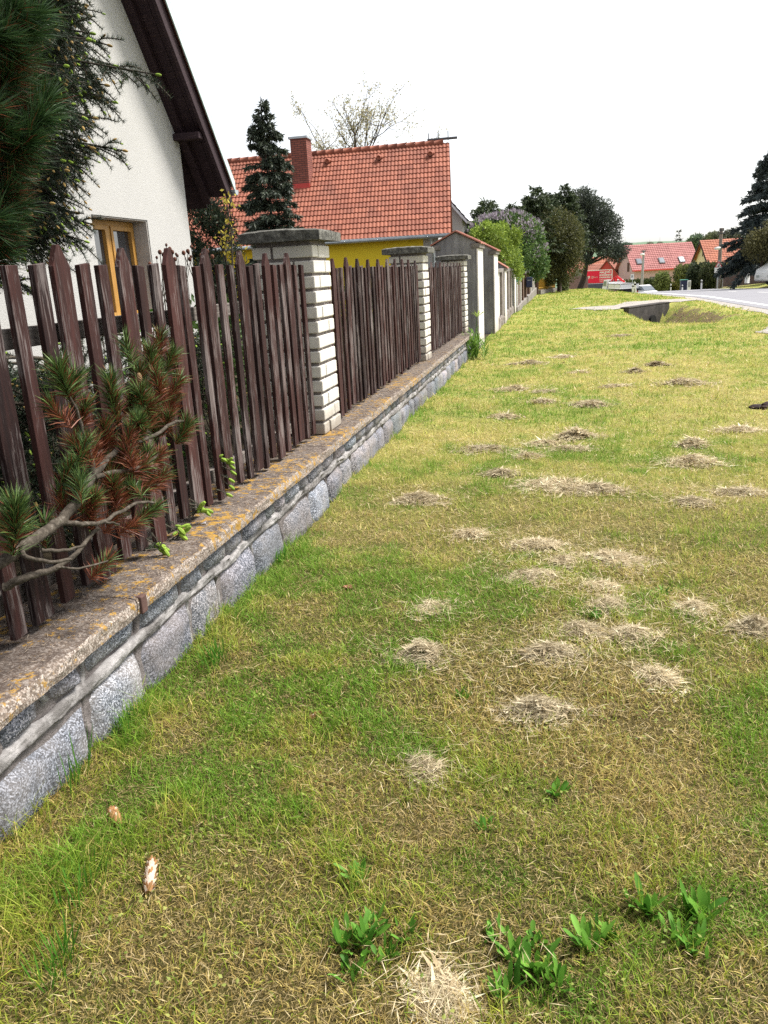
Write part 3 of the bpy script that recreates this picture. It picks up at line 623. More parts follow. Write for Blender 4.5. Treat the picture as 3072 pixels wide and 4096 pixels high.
def build_wall():
    t = thing('stone_wall', 'low grey granite block wall carrying the picket fence beside the lawn', 'stone wall', (-1.65, 8, 0))
    Y0, Y1 = .3, 15.52; r = np.random.default_rng(11)
    b = MB(); b.box(-2.0, WX - .035, Y0, Y1, -.1, .366); b.build('mortar_bed', M['backmortar'], t)
    b = MB(); beads = []
    y = Y0; i = 0; joints = []
    while y < Y1:
        w = r.uniform(.3, .56); e = min(y + w, Y1); zt = .203 + .016 * r.normal()
        rough_block(b, y + .012, e - .012, -.06, zt, WX, 100 + i); joints.append(y); y = e; i += 1
    y = Y0 + .1
    up = []
    while y < Y1:
        w = r.uniform(.17, .4); e = min(y + w, Y1); rough_block(b, y + .014, e - .014, .245, .364, WX - .004, 400 + i); up.append(y); y = e; i += 1
    b.build('granite_blocks', M['granite'], t, smooth=True)
    # trowelled bed joint, in lengths, and the upright joints between blocks
    b = MB(); ys = np.arange(Y0, Y1, .03); zc = .226 + .014 * (vnoise(ys, ys * 0, 2.2, 3) - .5) * 2; rad = .017 + .007 * vnoise(ys, ys * 0 + 9, 5, 2)
    xx = WX - .012 + .008 * (vnoise(ys, ys * 0 + 4, 6, 3) - .5)
    m = 9; rows = []
    for j, q in enumerate(np.linspace(-1, 1, m)):
        e = .009 * (vnoise(ys, ys * 0 + j * .6 + 20, 11, 3) - .5) * 2
        rows.append(np.column_stack([WX - .034 + (1 - q ** 6) * (.012 + .012 * sst(.4, .65, vnoise(ys, ys * 0 + 2, 4.1, 3))) + .012 * (vnoise(ys, ys * 0 + j * .7, 14, 3) - .5), ys, zc + q * (rad * .6 + .016) + e * 1.3]))
    n = len(ys); b.add(np.concatenate(rows), np.array([[j * n + i, j * n + i + 1, (j + 1) * n + i + 1, (j + 1) * n + i] for j in range(m - 1) for i in range(n - 1)]))
    for yj in joints:
        z = np.linspace(-.02, .2, 7); b.tube(np.column_stack([np.full(7, WX - .042) + r.normal(0, .005, 7), yj + r.normal(0, .006, 7), z]), .016 + r.normal(0, .002, 7), 6, int(r.random() < .6))
    for yj in up:
        z = np.linspace(.245, .36, 5); b.tube(np.column_stack([np.full(5, WX - .042) + r.normal(0, .005, 5), yj + r.normal(0, .006, 5), z]), .016, 6, int(r.random() < .6))
    b.build('joint_mortar', [M['bead'], M['backmortar']], t, smooth=True)
    # coping slab: subdivided so its arris is worn
    b = MB(); cuts = [Y0, 2.64, 6.9, 11.2, 15.56]
    for a, c in zip(cuts[:-1], cuts[1:]):
        ys = np.linspace(a + .003, c - .003, int((c - a) / .03)); n = len(ys)
        prof = [(-2.1, .36), (-2.1, .437), (-1.9, .4405), (-1.75, .441), (-1.66, .440), (-1.625, .438), (-1.606, .431), (-1.6, .418), (-1.599, .395), (-1.6, .372), (-1.608, .366), (-1.66, .366)]
        v = []
        for j, (px, pz) in enumerate(prof):
            w = .011 if 5 <= j <= 10 else .004
            nx_ = (vnoise(ys, ys * 0 + j * .35, 9, 3) - .5) * w * 1.6; nz_ = (vnoise(ys, ys * 0 + j * .35 + 40, 9, 3) - .5) * w
            end = np.where((np.arange(n) == 0) | (np.arange(n) == n - 1), .006, 0) * (1 if px > -1.7 else 0)
            v.append(np.column_stack([px + nx_ - end, ys, pz + nz_ - end * .5]))
        m = len(prof); v = np.concatenate(v); f = [(j * n + i, j * n + i + 1, (j + 1) * n + i + 1, (j + 1) * n + i) for j in range(m - 1) for i in range(n - 1)]
        f += [tuple(j * n for j in range(m)), tuple(j * n + n - 1 for j in range(m))[::-1]]
        b.add(v, f)
    b.build('coping', M['coping'], t, smooth=False)
    b = MB(); b.box(-1.66, -1.592, 2.655, 2.70, .362, .436, 0); b.build('joint_wedge', M['boards'], t, bevel=.006)
    # dry needles and crumbs on the coping
    b = MB(); n = 3200; yy = rng.uniform(1.4, 15, n) ** 1.0; xx = -1.62 - rng.random(n) ** 1.3 * .3; az = rng.uniform(0, 6.283, n)
    d = np.column_stack([np.cos(az), np.sin(az), rng.normal(0, .06, n)]); p = np.column_stack([xx, yy, np.full(n, .447)]); g = rng.random(n)[:, None]
    b.leaves(p, d, unit(np.cross(d, [0, 0, 1])), rng.uniform(.015, .05, n), .0022 * np.clip(yy / 3, 1, 3), 0, np.array([.11, .05, .025]) * (1 - g) + np.array([.5, .42, .33]) * g)
    o = b.build('needle_litter', M['straw']); tag(o, 'dry fallen needles and crumbs lying on the coping', 'needle litter', kind='stuff')
build_wall()

# ------------------------------------------------------------------ brick pillars
def build_pillars():
    data = [(5.83, 1.855, 'pale brick pillar nearest to the camera, its slab cap broadest in view'), (10.8, 1.83, 'pale brick pillar standing between two picket fence panels halfway along the wall'), (15.58, 1.775, 'pale brick pillar at the far end of the granite wall before the grey gate')]
    for q, (y0, top, lab) in enumerate(data):
        r = np.random.default_rng(60 + q); x0, x1 = -2.19, -1.735; y1 = y0 + .445
        t = thing('brick_pillar', lab, 'pillar', ((x0 + x1) / 2, (y0 + y1) / 2, .44), 'pale brick pillars of the picket fence')
        b = MB(); b.box(x0 + .022, x1 - .022, y0 + .022, y1 - .022, .42, top); b.build('mortar_core', M['mortar'], t)
        b = MB(); n = 13; pit = (top - .012 - .44) / n; h = pit - .022
        for k in range(n):
            z = .444 + k * pit; L, S, g = .293, .138, .014
            lay = [(x0, x0 + S, y0, y0 + L), (x0 + S + g, x1, y0, y0 + S), (x1 - S, x1, y0 + S + g, y1), (x0, x1 - S - g, y1 - S, y1), (x0 + S + g, x1 - S - g, y0 + S + g, y1 - S - g)]
            if k % 2 == 1: lay = [(x0, x0 + L, y0, y0 + S), (x0 + L + g, x1, y0, y0 + L), (x0 + S + g, x1, y1 - S, y1), (x0, x0 + S, y0 + S + g, y1)]
            for (a, c, d, e) in lay:
                jx, jy = r.normal(0, .003, 2); b.box(a + jx, c + jx, d + jy, e + jy, z + r.normal(0, .0015), z + h)
        b.build('bricks', M['brick'], t, bevel=.008)
        b = MB(); ov = .075; zz = top; m = 14
        gx = np.linspace(x0 - ov, x1 + ov, m); gy = np.linspace(y0 - ov, y1 + ov, m); X, Y = np.meshgrid(gx, gy)
        Zt = zz + .075 + .012 * (vnoise(X, Y, 12, 3) - .5) + .012 * (1 - ((X - X.mean()) / .3) ** 2) - .012 * ((np.arange(m)[None] % (m - 1) == 0) | (np.arange(m)[:, None] % (m - 1) == 0))
        Zb = np.full_like(Zt, zz) + .006 * (vnoise(X, Y, 14, 2) - .5)
        Xo = X + .014 * (vnoise(X, Y + 5, 16, 2) - .5); Yo = Y + .014 * (vnoise(X + 5, Y, 16, 2) - .5)
        idx = np.arange(m * m).reshape(m, m); f = np.stack([idx[:-1, :-1], idx[:-1, 1:], idx[1:, 1:], idx[1:, :-1]], -1).reshape(-1, 4)
        ring = list(idx[0, :]) + list(idx[1:, -1]) + list(idx[-1, -2::-1]) + list(idx[-2:0:-1, 0]); o_ = m * m
        sides = np.array([[ring[i], ring[(i + 1) % len(ring)], ring[(i + 1) % len(ring)] + o_, ring[i] + o_] for i in range(len(ring))])
        v = np.concatenate([np.stack([Xo, Yo, Zt], -1).reshape(-1, 3), np.stack([Xo, Yo, Zb], -1).reshape(-1, 3)])
        b.add(v, np.concatenate([f, f[:, ::-1] + o_, sides[:, ::-1]])); b.build('cap', M['cap'], t, smooth=False)
build_pillars()

# ------------------------------------------------------------------ picket fence panels
def picket_mesh(w, z0, z1, point, th=.023, seed=0):
    r = np.random.default_rng(seed); b = MB(); h = z1 - z0; e = .075
    zs = np.linspace(0, h - (e if point else 0), 9); n = len(zs)
    wob = np.cumsum(r.normal(0, .0011, n)); wl = w / 2 + r.normal(0, .0009, n)
    ring = np.stack([np.stack([np.array([x, s * 1.0, 0]) for x, s in ((th / 2, -1), (th / 2, 1), (-th / 2, 1), (-th / 2, -1))])] * n)
    ring[:, :, 1] = ring[:, :, 1] * wl[:, None] + wob[:, None]; ring[:, :, 2] = zs[:, None]
    v = ring.reshape(-1, 3); f = [(i * 4 + j, i * 4 + (j + 1) % 4, i * 4 + 4 + (j + 1) % 4, i * 4 + 4 + j) for i in range(n - 1) for j in range(4)] + [(3, 2, 1, 0)]
    if point:
        tip = r.normal(0, .004); k = len(v); tw = .009
        v = np.concatenate([v, [[th / 2, tip - tw, h], [th / 2, tip + tw, h], [-th / 2, tip + tw, h], [-th / 2, tip - tw, h]]]); o = (n - 1) * 4
        f += [(o + j, o + (j + 1) % 4, k + (j + 1) % 4, k + j) for j in range(4)] + [(k, k + 1, k + 2, k + 3)]
    else:
        k = (n - 1) * 4; v[k:, 2] += np.array([-1, 1, 1, -1]) * r.normal(0, .004); f.append((k, k + 1, k + 2, k + 3))
    b.add(v, f); return b
def build_fence():
    spans = [(.95, 5.80, 2.787 - .44 * 4, 'nearest dark red brown picket fence panel with pine twigs in front of it'), (6.31, 10.77, 6.55, 'middle dark red brown picket fence panel between two pale brick pillars'), (11.28, 15.55, 11.5, 'farthest dark red brown picket fence panel ending beside the grey gate wall')]
    protos = {}
    for q, (ya, yb, first, lab) in enumerate(spans):
        drop = [0, .022, .05][q]; PX = -1.80
        t = thing('picket_fence', lab, 'fence', (PX, (ya + yb) / 2, .44), 'picket fence panels on the granite wall')
        for zc in (.585, 1.45 - drop):
            b = MB(); b.box(PX - .085, PX - .042, ya - .02, yb + .02, zc - .035, zc + .035); b.build('rail', M['rail'], t, bevel=.004)
        r = np.random.default_rng(80 + q); pitch = .1467; 
        k0 = int(np.ceil((ya + .03 - first) / pitch)); k1 = int((yb - .03 - first) / pitch)
        for k in range(k0, k1 + 1):
            y = first + k * pitch + r.normal(0, .003); tall = k % 3 == 0; var = r.integers(0, 4); key = (tall, int(var), q)
            if key not in protos:
                w = (.106 if tall else .067) + (.004 * (var - 1.5)); zb = .478 + .012 * (var - 1.5)
                mb = picket_mesh(w, zb, (1.765 if tall else 1.69) - drop + .004 * (var - 1.5), tall, seed=10 * q + int(var) + 100 * tall)
                o = mb.build('picket', M['picket'], None, bevel=.0025); protos[key] = (o, zb, False)
            o, zb, used = protos[key]
            if not used: protos[key] = (o, zb, True)
            else: o = o.copy(); COL.objects.link(o)
            o.parent = t; o.location = (r.normal(0, .003), y - t.location.y, zb - t.location.z); o.rotation_euler = (r.normal(0, .0035), r.normal(0, .002), r.normal(0, .012))
build_fence()

# ------------------------------------------------------------------ roofs
def tile_roof(b, A, U, S, width, length, px, exposure, roll=.028, step=.03, mat=0, per=6):
    """wavy tile courses. A = eave corner, U = unit vector along the eave, S = unit vector up the slope"""
    A = np.asarray(A, float); U = np.asarray(U, float); S = np.asarray(S, float); N = np.cross(U, S); N /= np.linalg.norm(N)
    if N[2] < 0: N = -N
    nc = int(width / px); xs = np.linspace(0, width, nc * per + 1); ph = (xs / px) % 1
    prof = roll * (.5 + .5 * np.cos(2 * np.pi * ph)) ** .7
    rows = int(round(length / exposure)); n = len(xs)
    for r in range(rows):
        s0 = r * length / rows; s1 = (r + 1) * length / rows
        lift = (np.arange(n) // per * 7919 + r * 104729) % 13 / 13 * .006
        lv = []
        for s_, h in ((s0 - .004, step + .012), (s0 - .004, 0 + .03), (s1 + .02, .0)):
            pass
        lo = A + U * xs[:, None] + S * (s0 - .01) + N * (prof + step + lift)[:, None]
        hi = A + U * xs[:, None] + S * s1 + N * (prof + lift)[:, None]
        un = A + U * xs[:, None] + S * (s0 - .006) + N * (prof * .6 - .012)[:, None]
        v = np.concatenate([un, lo, hi])
        f = np.array([[k * n + i, k * n + i + 1, (k + 1) * n + i + 1, (k + 1) * n + i] for k in range(2) for i in range(n - 1)])
        b.add(v, f, mat)

def slab(b, pts, th, mat=0):
    """a flat panel given by 4 corners, thickened downwards along its normal"""
    p = np.asarray(pts, float); n = np.cross(p[1] - p[0], p[3] - p[0]); n /= np.linalg.norm(n)
    if n[2] < 0: n = -n
    v = np.concatenate([p, p - n * th]); k = len(p)
    b.add(v, [tuple(range(k)), tuple(range(2 * k - 1, k - 1, -1))] + [(i, k + i, k + (i + 1) % k, (i + 1) % k) for i in range(k)], mat)

# ------------------------------------------------------------------ the white house on the left
def build_left_house():
    X = -5.0; YR = 10.95; ZE = 3.5; SL = 1.22; YA = 6.3; ZA = ZE + SL * (YR - YA); YL = 2 * YA - YR
    wy0, wy1, wz0, wz1 = 8.48, 9.76, 1.18, 2.385
    t = thing('white_house', 'white rendered house gable with a dark timber eave and golden wooden window', 'house', (X, YA, .4))
    b = MB()
    # gable wall as panels round the window opening, 0.3 thick
    def panel(poly):
        b.prism(poly, 'x', X - .3, X)
    ztop = lambda y: ZA - SL * abs(y - YA)
    panel([(YL, .2), (wy0, .2), (wy0, ztop(wy0)), (YA, ZA), (YL, ZE)])
    panel([(wy1, .2), (YR, .2), (YR, ZE), (wy1, ztop(wy1))])
    panel([(wy0, .2), (wy1, .2), (wy1, wz0), (wy0, wz0)])
    panel([(wy0, wz1), (wy1, wz1), (wy1, ztop(wy1)), (wy0, ztop(wy0))])
    b.box(X - 9, X - .3, YR - .3, YR, .2, ZE - .02); b.box(X - 9, X - .3, YL, YL + .3, .2, ZE - .02)
    b.build('wall', M['render'], t)
    b = MB(); e = .004; d = .26
    b.box(X - d, X - .012, wy1 - e - .012, wy1 - e, wz0 + e, wz1 - e); b.box(X - d, X - .012, wy0 + e, wy0 + e + .012, wz0 + e, wz1 - e); b.box(X - d, X - .012, wy0 + .02, wy1 - .02, wz1 - e - .012, wz1 - e)
    b.build('window_reveal', M['reveal'], t)
    # window set back in the wall
    fx0, fx1 = X - .26, X - .19
    b = MB(); w = .06; a0, a1, c0, c1 = wy0 + .02, wy1 - .02, wz0 + .03, wz1 - .02; mid = (a0 + a1) / 2
    b.box(fx0, fx1, a0, a0 + w, c0, c1); b.box(fx0, fx1, a1 - w, a1, c0, c1); b.box(fx0, fx1, a0 + w, a1 - w, c1 - w, c1); b.box(fx0, fx1, a0 + w, a1 - w, c0, c0 + w); b.box(fx0, fx1 + .004, mid - .04, mid + .04, c0 + w, c1 - w)
    win = b.build('window', M['window_wood'], t, bevel=.004)
    for (s0, s1) in ((a0 + w, mid - .04), (mid + .04, a1 - w)):
        b = MB(); q = .05; z0, z1 = c0 + w, c1 - w; g0, g1 = fx0 + .015, fx1 + .018
        b.box(g0, g1, s0, s0 + q, z0, z1); b.box(g0, g1, s1 - q, s1, z0, z1); b.box(g0, g1, s0 + q, s1 - q, z1 - q, z1); b.box(g0, g1, s0 + q, s1 - q, z0, z0 + q)
        b.build('sash', M['window_wood'], win, bevel=.003)
        b = MB(); b.box(fx0 + .03, fx0 + .042, s0 + q, s1 - q, z0 + q, z1 - q); b.build('pane', M['glass'], win)
    b = MB(); b.box(X - .2, X + .03, wy0 + .005, wy1 - .005, wz0 + .004, wz0 + .03); b.build('sill', M['zinc'], win)
    # roof: soffit boards, barge board, purlin ends, covering, metal edging
    VX = -4.58; off = .04
    zs = lambda y, o=0: ZA - SL * abs(y - YA) + o                       # underside of the boards
    ye = 11.58
    b = MB(); nrm = np.array([SL, 1]) / math.hypot(SL, 1)
    def slope_box(x0, x1, ya, yb, o0, o1, mat=0, bb=None):
        (bb or b).prism([(ya, zs(ya, o0)), (yb, zs(yb, o0)), (yb, zs(yb, o1)), (ya, zs(ya, o1))], 'x', x0, x1, mat)
    for i in range(3): slope_box(VX - .14 * (i + 1) - .0, VX - .14 * i - .006, YA, ye - .02, .012, .04 + .003 * i)
    for i in range(5): pass
    # boarding over the eave overhang beyond the long wall
    k = 0
    for yb in np.arange(YR + .0, ye - .03, .12):
        slope_box(X - 8.5, X + .0 - .004, yb, yb + .114, .012 + .002 * (k % 2), .04); k += 1
    b.build('soffit', M['soffit'], t)
    b = MB(); slope_box(VX - .045, VX, YA, ye, -.13, .19); b.build('barge_board', M['soffit'], t, bevel=.006)
    b = MB(); slope_box(X - 8.5, VX + .035, YA, ye + .03, .195, .275); 
    b.prism([(YA, zs(YA, .195)), (YL - .6, zs(YL - .6, .195)), (YL - .6, zs(YL - .6, .275)), (YA, zs(YA, .275))], 'x', X - 8.5, VX + .035)
    rf = b.build('roof', M['tilerough'], t)
    b = MB(); slope_box(VX + .035, VX + .05, YA, ye + .045, .13, .285); slope_box(VX + .0, VX + .05, YA, ye + .045, .28, .292); b.build('verge_flashing', M['verge_metal'], rf)
    for yp in (YR - .1, 8.9):
        b = MB(); b.box(X + .002, VX - .05, yp - .09, yp + .09, zs(yp) - .20, zs(yp + .09) - .006); b.build('purlin_end', M['soffit'], t, bevel=.008)
    b = MB(); slope_box(X + .003, X + .11, YA, ye - .05, -.12, .01); b.build('rafter', M['soffit'], t, bevel=.006)
    b = MB(); th = np.linspace(math.pi, 2 * math.pi, 9); r_ = .075; gz = zs(ye, .12) + .0; gy = ye + .055
    xs = [X - 8.5, VX + .06]; v = [(x, gy + r_ * math.cos(a), gz + r_ * math.sin(a)) for x in xs for a in th]
    v += [(x, gy + (r_ - .006) * math.cos(a), gz + (r_ - .006) * math.sin(a)) for x in xs for a in th]
    f = [(i, i + 1, 9 + i + 1, 9 + i) for i in range(8)] + [(18 + i, 27 + i, 27 + i + 1, 18 + i + 1) for i in range(8)] + [(9 + i, 9 + i + 1, 27 + i + 1, 27 + i) for i in range(8)] + [tuple(range(9, 18))]
    b.add(v, f); b.build('gutter', M['zinc'], t)
build_left_house()

# ------------------------------------------------------------------ the yellow house with the clay tile roof
def build_yellow_house():
    eR = at_y(1806, 934, 31.0); x1 = eR[0]; ze = eR[2]; ye = 31.0; yr = 35.3; zr = at_y(1799, 571, yr)[2]; x0 = -19.0
    xr = x1 - .02
    t = thing('yellow_house', 'yellow rendered house under a big orange red clay tile roof', 'house', ((x0 + x1) / 2, 36, 0))
    def fin(b, *k, **q):      # the plan is slightly out of square
        for v in b.v: v[:, 0] -= .117 * np.maximum(v[:, 1] - 31, 0)
        return b.build(*k, **q)
    run = yr - ye; rise = zr - ze; ln = math.hypot(run, rise); S = np.array([0, run, rise]) / ln; dz = .006
    b = MB(); tile_roof(b, (x0, ye, ze), (1, 0, 0), S, xr - x0, ln, .15, .3125)
    slab(b, [(x0, yr, zr), (xr, yr, zr), (xr, 2 * yr - ye, ze), (x0, 2 * yr - ye, ze)], .08)
    slab(b, [(x0, ye + .02, ze - .01), (xr - .01, ye + .02, ze - .01), (xr - .01, yr, zr - .02), (x0, yr, zr - .02)], .12)
    rf = fin(b, 'roof', M['clay_tile'], t, smooth=False)
    b = MB(); xs = np.arange(x0, xr + .01, .38)
    for a in xs[:-1]: b.tube([(a, yr, zr + .015), (a + .4, yr, zr + .03)], [.12, .13], 10)
    fin(b, 'ridge_tiles', M['clay_tile'], rf, smooth=True)
    for u, v in ((1315, 649), (1520, 636), (1725, 620)):
        # the vent tile lies on the roof plane where it is seen
        d = ray(u, v); k = (ze - EYE[2] - rise / run * (ye - EYE[1])) / (d[2] - rise / run * d[1]); p = EYE + d * k
        b = MB(); b.ball(p + [0, -.05, .05], (.15, .2, .09), 0, None, 10, 6); b.tube([p + [0, -.26, .02], p + [0, -.05, .06]], [.09, .11], 8); b.build('vent_tile', M['clay_tile'], rf, smooth=True)
    b = MB(); b.tube([(xr - .9, yr, zr + .17), (xr + .32, yr, zr + .17)], [.05, .05], 8); b.tube([(xr - .85, yr, zr + .1), (xr - .85, yr, zr + .42)], [.02, .02], 6); b.tube([(xr - .45, yr, zr + .1), (xr - .45, yr, zr + .42)], [.02, .02], 6); b.tube([(xr - .05, yr, zr + .1), (xr - .05, yr, zr + .45)], [.02, .02], 6)
    fin(b, 'ridge_rail', M['darkgrey'], rf)
    # chimney breaking through the near slope
    cl = at_y(1168, 556, 33.9); cr = at_y(1232, 556, 33.9); ct = cl[2]; b = MB()
    zb = ze + (33.6 - ye) / run * rise
    b.box(cl[0], cr[0], 33.6, 34.3, zb - .3, ct - .05); ch = b.build('chimney', M['chimney'], rf)
    b = MB(); b.box(cl[0] - .06, cr[0] + .06, 33.54, 34.36, ct - .05, ct + .03); b.build('chimney_cap', M['zinc'], ch)
    b = MB(); b.box(cl[0] - .03, cr[0] + .03, 33.56, 33.597, zb - .45, zb + .18); b.build('flashing', M['red_metal'], ch)
    # walls
    xw = at_y(1700, 1000, 31.45)[0]; xe = at_y(1760, 1000, 31.45)[0]
    b = MB(); b.box(x0 + .3, xw, 31.45, 31.85, -.2, ze + .2); b.build('wall', M['yellow'], t)
    b = MB(); b.box(xw, xe, 31.44, 31.86, -.2, ze + .15); b.prism([(31.86, -.2), (39.2, -.2), (39.2, ze + .25), (yr, zr - .3), (31.86, ze + .25)], 'x', xe - .35, xe); fin(b, 'corner_wall', M['render'], t)
    b = MB(); slab(b, [(x0, ye + .05, ze - .06), (xr - .06, ye + .05, ze - .06), (xr - .06, 31.46, ze - .06), (x0, 31.46, ze - .06)], .03); b.build('eave_board', M['white_paint'], t)
    b = MB(); th = np.linspace(math.pi, 2 * math.pi, 8); b.tube([(x0, ye - .03, ze - .05), (xr, ye - .03, ze - .05)], [.075, .075], 10); b.build('gutter', M['zinc'], t, smooth=True)
    xd = at_y(1728, 1000, 31.3)[0]; b = MB(); b.tube([(xd, ye - .02, ze - .1), (xd, ye - .01, ze - .3), (xd + .05, 31.33, ze - .75), (xd + .05, 31.36, .0)], .055, 8); b.build('downpipe', M['zinc'], t, smooth=True)
build_yellow_house()

# ------------------------------------------------------------------ simple far houses
def gable_house(name, label, c, w, dpt, hw, rise, yaw, wallm, roofm, over=.4, dark=True, ridge_along='x', group=None):
    """ridge along local x; returns the thing and a function from local to world"""
    t = thing(name, label, 'house', c, group); Rz = np.array(Matrix.Rotation(yaw, 3, 'Z')); P = lambda p: np.asarray(p, float) @ Rz.T + np.asarray(c)
    def add(b, fn):
        k0 = len(b.v); fn(); 
        for i in range(k0, len(b.v)): b.v[i] = P(b.v[i])
    b = MB(); add(b, lambda: b.prism([(-dpt / 2, -2), (dpt / 2, -2), (dpt / 2, hw), (0, hw + rise), (-dpt / 2, hw)], 'x', -w / 2, w / 2)); b.build('wall', wallm, t)
    s = rise / (dpt / 2); ey = dpt / 2 + over; ez = hw - s * over; ln = math.hypot(ey, s * ey)
    b = MB()
    def rf():
        S = np.array([0, ey, s * ey]) / ln
        tile_roof(b, (-w / 2 - over, -ey, ez + .1), (1, 0, 0), S, w + 2 * over, ln, .33, .4, .05, .05, per=3)
        slab(b, [(-w / 2 - over, 0, hw + rise + .1), (w / 2 + over, 0, hw + rise + .1), (w / 2 + over, ey, ez + .1), (-w / 2 - over, ey, ez + .1)], .12)
        slab(b, [(-w / 2 - over + .02, -ey, ez + .08), (w / 2 + over - .02, -ey, ez + .08), (w / 2 + over - .02, 0, hw + rise + .08), (-w / 2 - over + .02, 0, hw + rise + .08)], .12)
    add(b, rf); roof = b.build('roof', roofm, t)
    return t, roof, P, add

def build_far_houses():
    # long house with the pinkish tile roof
    A = at_y(2500, 1092, 129.0); Bp = at_y(2778, 1073, 131.5); rdg = at_y(2640, 984, 134.5)
    cx = (A[0] + Bp[0]) / 2; yaw = math.atan2(Bp[1] - A[1], Bp[0] - A[0]); w = math.hypot(Bp[0] - A[0], Bp[1] - A[1]) - 1.0
    ze = (A[2] + Bp[2]) / 2; zb = -3.3
    t, roof, P, add = gable_house('pink_house', 'long pink rendered house with a pale red tile roof and three skylights', (cx, 134.6, zb), w, 7.6, ze - zb + .55, rdg[2] - ze - .3, yaw, M['pinkwall'], M['pink_tile'], .5)
    hw = ze - zb + .55; rise = rdg[2] - ze - .3; s = rise / 3.8
    def on_roof(u, v):
        d = ray(u, v); q = [np.array(P((0, -3.8, hw))), np.array(P((1, -3.8, hw))), np.array(P((0, 0, hw + rise)))]; n = np.cross(q[1] - q[0], q[2] - q[0]); k = ((q[0] - EYE) @ n) / (d @ n); return EYE + d * k
    ax = np.array(P((1, 0, 0))) - np.array(P((0, 0, 0))); up = np.array(P((0, 3.8, rise))) - np.array(P((0, 0, 0))); up /= np.linalg.norm(up); nn = np.cross(ax, up)
    for i, (u, v) in enumerate(((2555, 1050), (2645, 1046), (2725, 1042))):
        p = on_roof(u, v) + nn * .16; f = lambda a, c, h: p + ax * a + up * c + nn * h
        b = MB(); slab(b, [f(-.42, -.6, .1), f(.42, -.6, .1), f(.42, .6, .1), f(-.42, .6, .1)], .16); k = b.build('skylight', M['darkgrey'], roof)
        b = MB(); slab(b, [f(-.32, -.48, .125), f(.32, -.48, .125), f(.32, .48, .125), f(-.32, .48, .125)], .02); b.build('pane', M['painted_lit_pane'] if i == 2 else M['clear'], roof)
    for k, (lx, wd, h0, h1) in enumerate(((-w / 2 + 3.6, 2.3, 1.2, 2.3), (w / 2 - 2.5, 1.3, 1.3, 2.3))):
        b = MB(); add(b, lambda: b.box(lx - wd / 2, lx + wd / 2, -3.86, -3.79, h0, h1)); b.build('window', M['car_glass'], t)
    for ly in (-2.2, -.6):
        b = MB(); add(b, lambda: b.box(-w / 2 - .05, -w / 2 + .02, ly - .4, ly + .4, .8, 2.1)); b.build('window', M['car_glass'], t)
    b = MB(); add(b, lambda: b.box(-w / 2 - .06, -w / 2 + .02, -1.5, -.6, 3.2, 4.5)); b.build('window', M['boards'], t)
    b = MB(); add(b, lambda: b.tube([(-w / 2 - .5, -4.35, hw - s * .5 + .02), (w / 2 + .5, -4.35, hw - s * .5 + .02)], .09, 8)); b.build('gutter', M['red_metal'], t)
    # cream gable house with the orange roof, gable turned to the left
    E = at_y(2830, 1060, 112.0); F = at_y(2763, 1060, 121.0); ap = at_y(2804, 970, 116.5)
    yaw = math.atan2(F[1] - E[1], F[0] - E[0]) - math.pi / 2; dd = math.hypot(F[0] - E[0], F[1] - E[1]); w2 = 11.0
    mid = (E + F) / 2; c = mid[:2] + np.array([math.cos(yaw), math.sin(yaw)]) * w2 / 2
    zb = -3.4; hw = E[2] - zb + .45; rise = ap[2] - E[2] - .3
    t, roof, P, add = gable_house('cream_house', 'cream gabled house with an orange tile roof behind the hedge', (c[0], c[1], zb), w2 - .9, dd - .9, hw, rise, yaw, M['cream'], M['orange_tile'], .5)
    b = MB(); wx = -w2 / 2 + .42
    add(b, lambda: [b.box(wx - .03, wx + .03, -.75, -.5, hw + .6, hw + 1.5), b.box(wx - .03, wx + .03, -.05, .2, hw + .6, hw + 1.5)]); b.build('window', M['boards'], t)
    b = MB(); ey = dd / 2 - .45 + .5; sl = rise / (dd / 2 - .45); ez = hw - sl * .5
    for sgn in (-1, 1):
        def g(): b.prism([(sgn * ey, ez + .02), (0, hw + rise + .04), (0, hw + rise - .22), (sgn * ey, ez - .24)], 'x', -w2 / 2 - .08, -w2 / 2 + .02)
        add(b, g)
    b.build('barge_board', M['soffit'], t)
    b = MB(); 
    def porch():
        tile_roof(b, (2.0, -ey - 2.6, ez - .9 + .6), (1, 0, 0), np.array([0, 3, 1.9]) / math.hypot(3, 1.9), 6.5, 3.4, .33, .4, .05, .05, per=3)
    add(b, porch); b.build('porch_roof', M['orange_tile'], t)
    b = MB(); add(b, lambda: b.box(2.6, 8.0, -ey - 2.0, -ey + .4, -1, ez - .1)); b.build('porch_wall', M['grey'], t)
    # brown-roofed house behind the billboard
    g0 = at_y(2400, 1075, 150)
    t, *_ = gable_house('brown_roof_house', 'low house with a dull brown roof behind the red billboard', (g0[0], 152, -4.2), 8, 7, 2.6, 2.7, .5, M['grey'], M['tilerough'], .4)
    g1 = at_y(2365, 1070, 165)
    t, *_ = gable_house('orange_roof_house', 'farther house with an orange roof seen through the pine branches', (g1[0], 168, -4.2), 9, 7, 3.4, 3.2, .1, M['cream'], M['orange_tile'], .4)
    g2 = at_y(2425, 1095, 137)
    t, *_ = gable_house('red_shed', 'small dark red boarded shed beside the pink house gable', (g2[0] + .6, 139, -3.3), 2.6, 4.5, 2.4, 2.6, 1.2, M['red_metal'], M['tilerough'], .3)
    # pale roofed house peeping out behind the yellow house
    q0 = at_y(1806, 797, 50); q1 = at_y(1885, 878, 50)
    yawp = math.pi / 2 - .12; rise = q0[2] - q1[2]; half = q1[0] - q0[0]
    t, *_ = gable_house('pale_roof_house', 'white house with a pale shiny tile roof just behind the yellow house', (q0[0] + .35, 54.6, 0), 9, 2 * (half - .35), q1[2] + .3, rise - .3, yawp, M['render'], M['white_roof'], .45)
build_far_houses()

